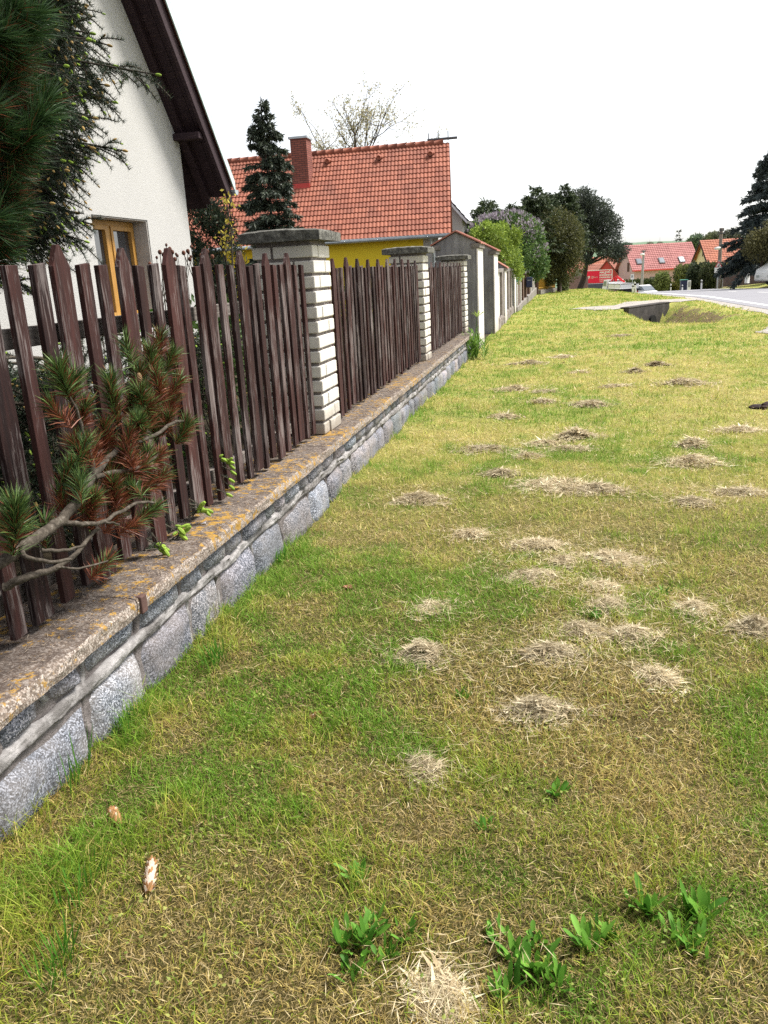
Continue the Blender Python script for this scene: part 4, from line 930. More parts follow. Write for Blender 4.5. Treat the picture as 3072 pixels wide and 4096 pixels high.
# ------------------------------------------------------------------ the old gate, walls and fences further along
def gabled_pillar(name, label, x0, x1, y0, y1, h, peak, group, low=.0):
    t = thing(name, label, 'gate pillar', ((x0 + x1) / 2, (y0 + y1) / 2, low), group); xm = (x0 + x1) / 2
    b = MB(); b.prism([(x0, low - .3), (x1, low - .3), (x1, h), (xm, peak), (x0, h)], 'y', y0, y1); b.build('wall', M['greyrender'], t)
    b = MB(); b.box(x1 + .002, x1 + .03, y0 - .015, y1 + .015, low - .2, h - .12); b.build('street_face', M['limewash'], t, bevel=.004)
    b = MB(); b.box(x1 - .1, x1 + .07, y0 - .03, y1 + .03, h - .115, h - .02); b.box(x0 - .05, x0 + .1, y0 - .03, y1 + .03, h - .115, h - .02); b.build('corbel', M['concrete'], t, bevel=.01)
    b = MB(); s = (peak - h) / (x1 - xm)
    for sg in (-1, 1):
        e = (x1 - xm) + .1; n = max(2, int((y1 - y0 + .1) / .22))
        for i in range(n):
            ya = y0 - .05 + i * (y1 - y0 + .1) / n; yb = ya + (y1 - y0 + .1) / n - .004; lift = .006 * (i % 2)
            b.prism([(xm, peak + .015 + lift), (xm + sg * e, peak - s * e + .015 + lift), (xm + sg * e, peak - s * e + .043 + lift), (xm, peak + .043 + lift)], 'y', ya, yb)
    b.build('tile_cap', M['tile_red'], t); return t
gabled_pillar('gate_pillar', 'nearer grey rendered gate pillar with a gabled red tile cap', -2.43, -1.62, 16.75, 17.85, 2.1, 2.3, 'tile capped gate pillars')
gabled_pillar('gate_pillar', 'farther grey rendered gate pillar with a gabled red tile cap', -2.30, -1.60, 20.75, 21.9, 2.02, 2.2, 'tile capped gate pillars')
gabled_pillar('wall_pillar', 'nearer low white wall pillar topped by a small tiled gable', -2.3, -1.60, 24.75, 25.5, 1.6, 1.82, 'tiled wall pillars')
gabled_pillar('wall_pillar', 'farther low white wall pillar topped by a small tiled gable', -2.3, -1.58, 29.9, 30.6, 1.58, 1.8, 'tiled wall pillars')
def build_street_side():
    t = thing('wooden_gate', 'old dark brown plank gate between the two grey gate pillars', 'gate', (-2.0, 19.3, 0))
    b = MB(); r = np.random.default_rng(5)
    for y in np.arange(17.95, 20.7, .14): b.box(-2.02 + r.normal(0, .004), -1.985, y, y + .128, .06, 1.62 + .03 * r.normal())
    b.build('planks', M['boards'], t)
    b = MB(); b.box(-2.07, -2.021, 17.95, 20.7, .4, .52); b.box(-2.07, -2.021, 17.95, 20.7, 1.2, 1.32); b.build('ledger', M['boards'], t)
    # white panelled wall
    t = thing('white_wall', 'white plastered garden wall with brown pilaster strips and stone foot', 'wall', (-1.7, 26.5, 0))
    b = MB(); b.box(-1.95, -1.66, 21.95, 24.7, .15, 1.45); b.box(-1.95, -1.66, 25.55, 29.85, .1, 1.45); b.build('panels', M['limewash'], t)
    b = MB(); b.box(-2.0, -1.60, 21.95, 24.7, 1.452, 1.56); b.box(-2.0, -1.60, 25.55, 29.85, 1.452, 1.55); b.build('coping', M['concrete'], t, bevel=.015)
    b = MB()
    for y in (23.75, 26.75, 28.2): b.box(-1.658, -1.585, y, y + .55, .2, 1.45)
    b.build('pilasters', M['stone_strip'], t, bevel=.01)
    b = MB(); 
    for i, y in enumerate(np.arange(21.95, 30.6, .48)): rough_block(b, y, y + .46, -.25, .27 + .04 * math.sin(i * 2.3), -1.585, 900 + i, .02)
    b.build('stone_foot', M['stone_strip'], t, smooth=True)
    # low fence of brown brick piers, pale posts with green trim
    t = thing('low_wall', 'low grey stone kerb wall under the green trimmed fence posts', 'wall', (-1.6, 38, 0))
    b = MB(); b.box(-1.85, -1.5, 30.7, 56.4, -.6, .17); b.build('kerb', M['concrete'], t, bevel=.03)
    def post(y, z1, lab):
        t = thing('fence_post', lab, 'fence post', (-1.62, y, float(lawn_z(y))), 'pale fence posts with green trim')
        b = MB(); b.box(-1.72, -1.52, y, y + .22, .0, z1 - .16); b.build('shaft', M['limewash'], t, bevel=.01)
        b = MB(); b.box(-1.73, -1.51, y - .01, y + .23, z1 - .16, z1); b.box(-1.73, -1.51, y - .01, y + .23, .02, .16); b.build('trim', M['green_paint'], t, bevel=.01)
    post(31.2, 1.2, 'pale fence post with green trim directly after the white wall'); post(34.0, 1.22, 'pale fence post with green trim nearest before the mailbox'); 
    for i, y in enumerate((46.5, 49.5, 52.5)): post(y, 1.06, ['pale fence post with green trim just past the capped brick pier', 'middle pale fence post with green trim before the ochre railing', 'last pale fence post with green trim before the brown post'][i])
    def pier(y0, y1, z1, lab, slabw=.1):
        t = thing('brick_pier', lab, 'pier', (-1.7, (y0 + y1) / 2, float(lawn_z(y0))), 'brown brick piers of the low fence'); b = MB(); b.box(-2.0, -1.53, y0, y1, -.4, z1 - .1); b.build('bricks', M['brownbrick'], t)
        b = MB(); b.box(-2.1, -1.53 + slabw, y0 - .1, y1 + .1, z1 - .1, z1); b.build('cap', M['cap'], t, bevel=.02)
    pier(32.0, 32.7, 1.28, 'first brown brick pier after the white wall'); pier(36.3, 37.0, 1.36, 'second brown brick pier with a pale slab cap'); pier(39.6, 40.3, 1.38, 'brown brick pier with slab cap behind the mailbox', .14); pier(44.0, 44.8, 1.34, 'last brown brick pier with slab cap past the mailbox', .16)
    t = thing('mailbox', 'dark blue mailbox hanging on the brick pier of the low fence', 'mailbox', (-1.47, 39.4, .8)); b = MB(); b.box(-1.52, -1.25, 39.25, 39.58, .62, 1.08); b.build('body', M['blue_paint'], t, bevel=.02); b = MB(); b.box(-1.46, -1.32, 39.238, 39.25, .93, .96); b.build('slot', M['grey'], t)
    # slatted infill
    t = thing('slat_fence', 'brown slat fence between the green trimmed posts', 'fence', (-1.66, 44, .2)); b = MB()
    for a, c in ((32.75, 36.25), (37.05, 39.55), (40.35, 43.95), (44.9, 56)):
        for y in np.arange(a, c, .16): b.box(-1.68, -1.65, y, y + .1, .2, 1.0)
    b.build('slats', M['boards'], t)
    t = thing('gate_post', 'thick dark brown post at the corner before the ochre railing', 'post', (-1.55, 57, -.3)); b = MB(); b.box(-1.7, -1.42, 56.8, 57.1, -.5, .95); b.build('shaft', M['boards'], t, bevel=.02); b = MB(); b.box(-1.74, -1.38, 56.76, 57.14, .951, 1.0); b.build('cap', M['boards'], t)
    # ochre railing on a stone kerb, running outwards
    A = np.array([-1.4, 57.3, -.31]); B2 = np.array([-.35, 64.2, -.42])
    t = thing('ochre_railing', 'ochre yellow metal railing on a pale stone kerb under the dark yew', 'railing', (A + B2) / 2); b = MB(); dv = (B2 - A) / np.linalg.norm(B2 - A); nv = np.array([dv[1], -dv[0], 0]) * .16
    b.add([A - nv + [0, 0, -.4], A + nv + [0, 0, -.4], B2 + nv + [0, 0, -.4], B2 - nv + [0, 0, -.4], A - nv + [0, 0, .28], A + nv + [0, 0, .28], B2 + nv + [0, 0, .3], B2 - nv + [0, 0, .3]], [(0, 1, 5, 4), (1, 2, 6, 5), (2, 3, 7, 6), (3, 0, 4, 7), (4, 5, 6, 7)]); b.build('kerb', M['concrete'], t, bevel=.02)
    b = MB(); L = np.linalg.norm(B2 - A)
    for s_ in np.arange(.1, L, .34): p = A + dv * s_; b.tube([p + [0, 0, .28], p + [0, 0, 1.25]], .03, 6)
    for h in (.42, 1.15): b.tube([A + [0, 0, h], B2 + [0, 0, h]], .035, 6)
    b.build('bars', M['railing'], t)
    b = MB(); pan = [A + dv * .0 + [-.5, .3, .3], B2 + [-.5, .3, .3], B2 + [-.5, .3, 1.25], A + [-.5, .3, 1.25]]; slab(b, pan, .04); o = b.build('panel', M['railing'], t)
build_street_side()

# ------------------------------------------------------------------ vegetation builders
def rnd_dirs(n, zmin=-1, zmax=1):
    a = rng.uniform(0, 6.283, n); z = rng.uniform(zmin, zmax, n); r = np.sqrt(np.maximum(0, 1 - z * z))
    return np.column_stack([r * np.cos(a), r * np.sin(a), z])

def conifer(name, label, base, H, R, whorls, per, droop, spray, n_spray, c0, c1, group=None, low=.06, power=.8, lift=.25, width=.22, seed=1, ragged=.3, hang=.3, trunk_r=None):
    """trunk with whorls of boughs, each bough carrying many needle sprays"""
    r = np.random.default_rng(seed); base = np.asarray(base, float); t = thing(name, label, 'tree', base, group); b = MB()
    tr = trunk_r or H * .013; z = np.linspace(0, H, 8); b.tube(base + np.column_stack([np.cumsum(r.normal(0, H * .0015, 8)), np.zeros(8), z]), np.linspace(tr, tr * .12, 8), 7)
    lb = MB()
    for w in range(whorls):
        f = low + (1 - low) * (w + r.random() * .6) / whorls
        Rr = R * (1 - f) ** power
        for k in range(per if f < .9 else max(2, per // 2)):
            a = r.uniform(0, 6.283); L = max(.05 * R, Rr * r.uniform(1 - ragged, 1 + ragged * .5)); m = 7; u = np.linspace(0, 1, m)
            dx = np.array([math.cos(a), math.sin(a), 0]); li = lift * (.3 + f) * r.uniform(.6, 1.4); dr = droop * r.uniform(.7, 1.3) * (1.2 - f * .7)
            path = base + [0, 0, f * H] + dx * (u * L)[:, None]; path[:, 2] += L * (li * u - dr * u ** 2)
            b.tube(path, np.linspace(tr * .25 * (1 - f * .7), tr * .04, m), 4, cap=False)
            n = max(8, int(n_spray * L / R)); uu = r.random(n) ** .75; i = np.clip((uu * (m - 1)).astype(int), 0, m - 2); fr = (uu * (m - 1) - i)[:, None]
            p = path[i] * (1 - fr) + path[i + 1] * fr; tang = unit(path[i + 1] - path[i])
            lat = np.cross(tang, [0, 0, 1]); sg = np.where(r.random(n) < .5, 1, -1)[:, None]; wd = L * width * (1.15 - uu)[:, None] * r.random(n)[:, None]
            p = p + lat * sg * wd; p[:, 2] -= hang * spray * r.random(n) + wd[:, 0] * .15
            d = unit(tang * .8 + lat * sg * r.uniform(.1, 1, n)[:, None] + np.column_stack([np.zeros(n), np.zeros(n), r.normal(-hang, .45, n)]) + r.normal(0, .25, (n, 3)))
            side = unit(np.cross(d, r.normal(0, 1, (n, 3)))); q = r.random(n)[:, None]
            lb.leaves(p, d, side, spray * r.uniform(.5, 1.2, n), spray * r.uniform(.16, .3, n), 0, (np.array(c0) * (1 - q) + np.array(c1) * q) * r.uniform(.8, 1.2, (n, 1)))
    b.build('trunk', M['bark'], t, smooth=True); lb.build('crown', M['needle'], t); return t

def crown_cloud(lb, blobs, n, size, c0, c1, r, gap=.46, gs=1.6, shell=.55, up=.0, aspect=.55, fold=.1):
    """leaf-sized faces through a set of ellipsoids with gaps"""
    vol = np.array([np.prod(q[1]) for q in blobs]); pick = r.choice(len(blobs), n, p=vol ** .8 / (vol ** .8).sum())
    C0 = np.array([q[0] for q in blobs], float)[pick]; Rr = np.array([q[1] for q in blobs], float)[pick]
    d = unit(r.normal(0, 1, (n, 3))); rad = 1 - (1 - r.random(n) ** shell) * .85; wob = .78 + .5 * vnoise(d[:, 0] * 2 + pick * 7, d[:, 1] * 2 + d[:, 2] * 3, 1.7, 3)
    p = C0 + d * Rr * (rad * wob)[:, None]
    keep = vnoise(p[:, 0] + p[:, 2] * .6, p[:, 1] * .8 + p[:, 2], gs, 3) > gap - .12 * rad; p = p[keep]; d = d[keep]; m = len(p)
    dr = unit(d * .7 + r.normal(0, .7, (m, 3)) + np.array([0, 0, up])); side = unit(np.cross(dr, r.normal(0, 1, (m, 3)))); q = r.random(m)[:, None]
    tone = (.7 + .7 * vnoise(p[:, 0] * 1.3, p[:, 2] * 1.3 + p[:, 1], 1.1, 2))[:, None]
    s = size * r.uniform(.55, 1.25, m); lb.leaves(p, dr, side, s, s * aspect, 0, (np.array(c0) * (1 - q) + np.array(c1) * q) * tone, fold); return p

def broadleaf(name, label, cat, base, blobs, n, size, c0, c1, trunk=.12, group=None, seed=1, forks=5, extra=None, **kw):
    r = np.random.default_rng(seed); base = np.asarray(base, float); t = thing(name, label, cat, base, group); b = MB()
    big = sorted(blobs, key=lambda q: -np.prod(q[1]))[:forks]; top = np.mean([q[0] for q in big], 0)
    zf = base[2] + (top[2] - base[2]) * .45; fk = np.array([base[0] * .6 + top[0] * .4, base[1] * .6 + top[1] * .4, zf])
    b.tube([base, (base + fk) / 2 + r.normal(0, trunk * .3, 3), fk], [trunk * 1.15, trunk * .9, trunk * .7], 8)
    for q in big:
        c = np.array(q[0], float); mid = (fk + c) / 2 + r.normal(0, .12, 3) * np.linalg.norm(c - fk); b.tube([fk, mid, c, c + (c - mid) * .6], [trunk * .6, trunk * .35, trunk * .2, trunk * .05], 6)
        for _ in range(4):
            e = c + unit(r.normal(0, 1, 3) + [0, 0, .4]) * np.array(q[1]) * .9; b.tube([mid * .4 + c * .6, (c + e) / 2 + r.normal(0, .05, 3), e], [trunk * .2, trunk * .1, trunk * .03], 5, cap=False)
    b.build('trunk', M['bark'], t, smooth=True); lb = MB(); crown_cloud(lb, blobs, n, size, c0, c1, r, **kw); lb.build('crown', M['leaf'], t)
    if extra: extra(t, r)
    return t

# ------------------------------------------------------------------ trees standing further off
DK0, DK1 = (.016, .03, .014), (.08, .1, .04)
def build_trees():
    c = at_y(1105, 1000, 22); top = at_y(1045, 385, 22)
    conifer('spruce_tree', 'tall narrow dark spruce in front of the red tiled roof', (top[0], 22, .3), top[2] - .3, 1.15, 30, 8, .42, .16, 380, (.016, .028, .022), (.085, .105, .065), power=.62, low=.12, seed=3, ragged=.45, hang=.55, lift=.3)
    # dark thuja beside the white house
    q = at_y(825, 730, 14.5)
    broadleaf('thuja', 'dark evergreen thuja squeezed between the white house and the red roof', 'tree', (q[0] - .1, 14.5, .3), [((q[0] - .15, 14.5, 1.2), (.62, .6, 1.0)), ((q[0] - .1, 14.5, 2.1), (.55, .5, .9)), ((q[0] - .25, 14.6, 2.9), (.4, .4, .62)), ((q[0] + .2, 14.5, 2.5), (.28, .3, .5)), ((q[0] + .35, 14.4, 1.6), (.35, .3, .6))], 15000, .1, (.01, .02, .014), (.045, .06, .03), .07, seed=5, gap=.3, up=.5, aspect=.3)
    # budding tree behind the ridge: fine twigs with sparse pale leaves
    r = np.random.default_rng(21); tb = at_y(1400, 640, 48.0); t = thing('budding_tree', 'sparse budding tree with pale new leaves above the red ridge', 'tree', (tb[0], 48, 0)); b = MB(); lb = MB()
    b.tube([(tb[0], 48, 0), (tb[0] + .1, 48, 4), (tb[0], 48, 6.5)], [.22, .17, .13], 8)
    def limb(p, d, L, rad, lev):
        m = 5; pts = [p]
        for i in range(m): d = unit(d + r.normal(0, .12, 3) + [0, 0, .05]); pts.append(pts[-1] + d * L / m)
        pts = np.array(pts); b.tube(pts, np.linspace(rad, rad * .45, m + 1), 5, cap=False)
        if lev < 3:
            for i in range(4 if lev < 2 else 3): limb(pts[r.integers(1, m + 1)], unit(d + r.normal(0, .55, 3)), L * r.uniform(.4, .65), rad * .45, lev + 1)
        k = 7 if lev >= 2 else 1; idx = r.integers(0, m + 1, k); pp = pts[idx] + r.normal(0, .1, (k, 3)); dd = unit(r.normal(0, 1, (k, 3))); q = r.random((k, 1))
        lb.leaves(pp, dd, unit(np.cross(dd, r.normal(0, 1, (k, 3)))), r.uniform(.08, .16, k), .07, 0, np.array([.3, .3, .14]) * (1 - q) + np.array([.55, .5, .36]) * q)
    for k in range(9):
        tgt = at_y([1270, 1330, 1385, 1430, 1462, 1500, 1540, 1600, 1360][k], [520, 455, 470, 430, 395, 440, 500, 540, 560][k], 48 + r.normal(0, .6)); p0 = np.array([tb[0], 48, 5.2 + .25 * k % 1.4]); limb(p0, unit(tgt - p0 + r.normal(0, .1, 3)), np.linalg.norm(tgt - p0) * .85, .06, 0)
    b.build('trunk', M['bark'], t); lb.build('crown', M['leaf'], t)
    # lilac in flower and the light green shrub in front of it
    def px_blob(u, v, y, wu, wv, dy): 
        p = at_y(u, v, y); s = y / FPX * 1.03; return (tuple(p), (wu * s, dy, wv * s))
    lil = [px_blob(1960, 935, 40, 75, 62, 1.2), px_blob(2040, 900, 40, 85, 45, 1.2), px_blob(2090, 950, 41, 75, 70, 1.3), px_blob(2130, 1010, 41, 52, 70, 1.0), px_blob(2150, 1060, 41, 40, 55, .8), px_blob(2060, 1030, 40, 70, 80, 1.2), px_blob(1990, 1010, 40, 70, 80, 1.2)]
    def flowers(t, r):
        fb = MB(); n = 6500; k = r.integers(0, 4, n); cc = np.array([q[0] for q in lil])[k]; rr = np.array([q[1] for q in lil])[k]; d = unit(r.normal(0, 1, (n, 3)) + [0, -.25, .75]); p = cc + d * rr * r.uniform(.9, 1.12, (n, 1)); p = p[vnoise(p[:, 0] + p[:, 1] * .5, p[:, 2], 4.5, 2) > .5]; m = len(p)
        d = unit(r.normal(0, .5, (m, 3)) + [0, 0, 1]); q = r.random((m, 1)); fb.leaves(p, d, unit(np.cross(d, r.normal(0, 1, (m, 3)))), r.uniform(.08, .16, m), .075, 0, np.array([.17, .14, .17]) * (1 - q) + np.array([.42, .37, .42]) * q); fb.build('blossoms', M['leaf'], t)
    broadleaf('lilac_bush', 'flowering mauve lilac bush leaning over the white wall', 'bush', (-2.4, 40.4, 0), lil, 26000, .15, (.04, .09, .025), (.13, .2, .06), .12, seed=8, extra=flowers, gap=.36)
    sh = [px_blob(1935, 960, 27, 42, 48, .6), px_blob(1985, 945, 27, 46, 42, .6), px_blob(2035, 985, 28, 42, 48, .6), px_blob(1990, 1020, 27.5, 60, 60, .6), px_blob(2060, 1045, 28.5, 28, 55, .5), px_blob(1950, 1030, 27, 60, 50, .6), px_blob(1905, 935, 27, 22, 26, .4), px_blob(2062, 940, 28, 24, 34, .4), px_blob(1945, 905, 27, 20, 20, .4), px_blob(2075, 1085, 29, 18, 40, .4), px_blob(2010, 915, 28, 24, 22, .4)]
    broadleaf('green_shrub', 'fresh yellow green leafed shrub behind the gate pillars', 'bush', (-2.6, 27.5, 0), sh, 15000, .085, (.1, .17, .02), (.32, .41, .07), .06, seed=9, gap=.47, gs=2.8)
    # the dark group: spruces, yew, pine
    for i, (ub, vt, y, R, lab) in enumerate(((1945, 800, 52, 1.9, 'small spruce top showing between the pale roof and the lilac'), (2050, 815, 56, 1.7, 'thin spruce top rising just behind the lilac bush'), (2140, 745, 60, 1.9, 'tall dark spruce left of the yew group'), (2190, 770, 64, 1.6, 'slender spruce in the middle of the dark tree group'), (2255, 735, 66, 1.9, 'tallest dark spruce at the top of the yew group'))):
        p = at_y(ub, vt, y); conifer('spruce_tree', lab, (p[0], y, -.4), p[2] + .4, R * 1.5, 30, 9, .25, .32, 150, DK0, (.09, .12, .05), 'dark spruces along the street', power=.6, seed=30 + i, hang=.3, lift=.35, low=.38)
    yw = [px_blob(2180, 925, 60, 70, 80, 1.6), px_blob(2235, 970, 61, 85, 100, 1.8), px_blob(2272, 950, 62, 52, 80, 1.6), px_blob(2300, 985, 62, 26, 50, 1.0), px_blob(2235, 1060, 61, 85, 70, 1.5), px_blob(2270, 1030, 62, 34, 42, 1.0), px_blob(2225, 880, 62, 50, 40, 1.4), px_blob(2195, 1090, 60, 40, 45, 1.0)]
    broadleaf('yew_tree', 'broad dark yew hanging over the ochre railing', 'tree', (at_y(2238, 1172, 62.5)[0], 62.5, -.45), yw, 42000, .16, (.016, .024, .008), (.12, .12, .04), .16, seed=12, gap=.34, up=-.3, aspect=.4)
    pn = [px_blob(2330, 800, 74, 48, 40, 1.6), px_blob(2380, 850, 74, 60, 50, 1.8), px_blob(2420, 900, 74, 55, 45, 1.8), px_blob(2320, 880, 75, 60, 60, 1.8), px_blob(2400, 960, 74, 70, 40, 1.8), px_blob(2450, 1005, 73, 55, 26, 1.4), px_blob(2470, 1030, 73, 30, 16, 1.0), px_blob(2340, 960, 75, 40, 60, 1.6), px_blob(2352, 1040, 73, 22, 16, .9)]
    broadleaf('pine_tree', 'tall dark pine beside the red billboard with drooping boughs', 'tree', (at_y(2318, 1190, 74)[0], 74, -.7), pn, 32000, .25, (.016, .024, .02), (.075, .09, .065), .25, seed=14, gap=.44, gs=1.3, aspect=.3, forks=8)
    # right: big blue-grey spruce with its neighbours
    p = at_y(3100, 560, 64)
    conifer('spruce_tree', 'huge dark blue green spruce at the right edge behind the board fence', (p[0], 64, -.2), p[2] + .2, 3.3, 24, 8, .34, .4, 360, (.02, .032, .034), (.1, .125, .12), power=.75, low=.1, seed=44, hang=.4, lift=.22)
    q = at_y(3040, 1085, 60); broadleaf('garden_bush', 'brownish bush under the huge spruce at the right edge', 'bush', (q[0], 60, .6), [((q[0], 60, 2.0), (1.2, 1, 1.1)), ((q[0] + 1, 60, 2.6), (1.2, 1, 1.4))], 7000, .18, (.05, .05, .02), (.13, .12, .05), .08, seed=46)
    # far hedges and shrubs in front of the houses
    for i, (u, v, y, wu, wv, n, c0, c1, lab) in enumerate(((2565, 1140, 120, 70, 20, 6000, (.03, .05, .015), (.08, .1, .03), 'clipped low hedge in front of the pink house windows'), (2650, 1130, 112, 24, 34, 4500, (.08, .11, .03), (.22, .25, .09), 'pale green feathery bush beside the parked white car'), (2742, 1098, 112, 36, 34, 5000, (.08, .1, .03), (.2, .22, .08), 'pale willow like bush between the two far houses'), (2800, 1110, 98, 40, 48, 9000, (.02, .035, .018), (.07, .085, .04), 'dark tall cypress hedge left of the road sign'), (2850, 1105, 96, 40, 46, 8000, (.03, .045, .02), (.09, .1, .045), 'dark rounded hedge directly behind the road sign'), (2690, 1148, 114, 22, 16, 2500, (.06, .08, .02), (.24, .22, .05), 'small yellowish bush near the white marker posts'), (2255, 1135, 66, 15, 40, 3500, (.05, .08, .03), (.2, .22, .1), 'variegated pale bush beside the yew trunk'))):
        p = at_y(u, v, y); s = y / FPX; rx, rz = wu * s, wv * s; zb = p[2] - rz
        broadleaf('hedge_bush', lab, 'bush', (p[0], y, zb - .5), [((p[0] + k * rx * .5, y, p[2]), (rx * .62, 1.2, rz)) for k in (-1, 0, 1)], n, .28 if y > 80 else .16, c0, c1, .06, seed=50 + i, gap=.3, up=.3)
    # trees on the slope behind the houses
    for i, (u, v, y, wu, wv, c1, lab) in enumerate(((2790, 965, 210, 30, 22, (.14, .2, .12), 'round bluish green tree behind the pink house ridge'), (2860, 955, 205, 34, 22, (.16, .18, .1), 'wide olive tree crown above the orange roof'), (2930, 950, 200, 34, 26, (.13, .14, .1), 'bare brownish tree crown right of the utility pole'), (2500, 985, 260, 26, 10, (.16, .22, .16), 'far bluish hedge on the hill above the pink house'), (2400, 990, 270, 40, 10, (.16, .22, .16), 'farthest pale hedge on the hill by the pine'), (2600, 983, 250, 10, 8, (.2, .22, .16), 'tiny pale tree on the hill line above the skylights'), (2640, 982, 250, 9, 8, (.2, .22, .16), 'second tiny pale tree on the hill line'))):
        p = at_y(u, v, y); s = y / FPX; broadleaf('hill_tree', lab, 'tree', (p[0], y, -5), [((p[0], y, p[2]), (wu * s, 2.5, wv * s)), ((p[0] - wu * s * .5, y + 1, p[2] - wv * s * .5), (wu * s * .8, 2, wv * s))], 3500, .55, tuple(a * .5 for a in c1), c1, .25, 'trees on the slope behind the houses', seed=70 + i, gap=.36)
    p = at_y(2716, 915, 175); conifer('spruce_tree', 'small dark spruce standing alone behind the pink house ridge', (p[0], 175, -4), p[2] + 4, 2.3, 14, 6, .3, .7, 40, (.03, .04, .04), (.08, .09, .085), seed=90)
build_trees()

# ------------------------------------------------------------------ street furniture and vehicles
def frame_at(c, yaw):
    Rz = np.array(Matrix.Rotation(yaw, 3, 'Z')); c = np.asarray(c, float)
    return lambda b: [b.v.__setitem__(i, v @ Rz.T + c) for i, v in enumerate(b.v)] and b
def text_mesh(s, size, mat, root, name, origin, ax, up, nrm, align='LEFT', bold=0.0):
    cu = bpy.data.curves.new(name, 'FONT'); cu.body = s; cu.size = size; cu.align_x = align; cu.extrude = .004; cu.offset = bold
    cu.materials.append(mat); tmp = bpy.data.objects.new(name, cu); COL.objects.link(tmp); bpy.context.view_layer.update()
    me = bpy.data.meshes.new_from_object(tmp.evaluated_get(bpy.context.evaluated_depsgraph_get())); bpy.data.objects.remove(tmp)
    o = bpy.data.objects.new(name, me); COL.objects.link(o)
    o.matrix_world = Matrix([[ax[0], up[0], nrm[0], origin[0]], [ax[1], up[1], nrm[1], origin[1]], [ax[2], up[2], nrm[2], origin[2]], [0, 0, 0, 1]])
    if root:
        o.parent = root; o.matrix_parent_inverse = Matrix.Translation(root.location).inverted()
    return o
def build_billboard():
    y = 131.0; TL, TR, BL = at_y(2351, 1084, y), at_y(2441, 1078, y), at_y(2350, 1132, y); w = 3.72; h = TL[2] - BL[2]; yaw = -.12
    c = (TL + at_y(2440, 1129, y)) / 2; t = thing('billboard', 'red advertising billboard with bold white lettering beyond the lawn', 'billboard', (c[0], y, c[2] - h / 2 - 1.5))
    ax = np.array([math.cos(yaw), math.sin(yaw), 0]); up = np.array([0, 0, 1.0]); nr = np.array([math.sin(yaw), -math.cos(yaw), 0]); F = lambda a, b_, d=0: c + ax * a + up * b_ + nr * d
    def quad(b, a0, a1, b0, b1, d0, d1, mat=0):
        v = [F(a, z, d) for z in (b0, b1) for d in (d0, d1) for a in (a0, a1)]; b.add(v, [(0, 1, 3, 2), (4, 6, 7, 5), (0, 4, 5, 1), (2, 3, 7, 6), (0, 2, 6, 4), (1, 5, 7, 3)], mat)
    b = MB(); quad(b, -w / 2, w / 2, -h / 2, h / 2, -.1, 0); b.build('poster', M['poster'], t)
    b = MB(); quad(b, -w / 2 - .08, w / 2 + .08, h / 2 + .002, h / 2 + .1, -.14, .04); quad(b, w / 2 + .002, w / 2 + .1, -h / 2, h / 2, -.14, .04); b.build('frame', M['white_paint'], t)
    b = MB(); [quad(b, a - .07, a + .07, -h / 2 - 2.4, -h / 2 - .003, -.12, .02) for a in (-1.5, 1.5)]; b.build('leg', M['darkgrey'], t)
    for s_, sz, zz, bold in (('MALEVIČ', .40, .46, .016), ('+', .24, .32, .01), ('RODČENKO', .315, .08, .015), ('KANDINSKIJ', .29, -.24, .012), ('A RUSKÁ AVANTGARDA', .135, -.48, .005), ('GALERIE VÝSTAVA 2015', .125, -.7, .004)):
        text_mesh(s_, sz, M['white_paint'], t, 'lettering', F(.1 if s_ != '+' else .8, zz, .012), ax, up, nr, 'LEFT', bold)
    text_mesh('8', .7, M['white_paint'], t, 'emblem', F(-1.65, -.35, .012), ax, up, nr, 'LEFT', .02)
    for k, s_ in enumerate(('GALERIE', 'STŘEDOČESKÉHO', 'KRAJE')): text_mesh(s_, .125, M['white_paint'], t, 'lettering', F(-1.15, .05 - .15 * k, .012), ax, up, nr)
build_billboard()

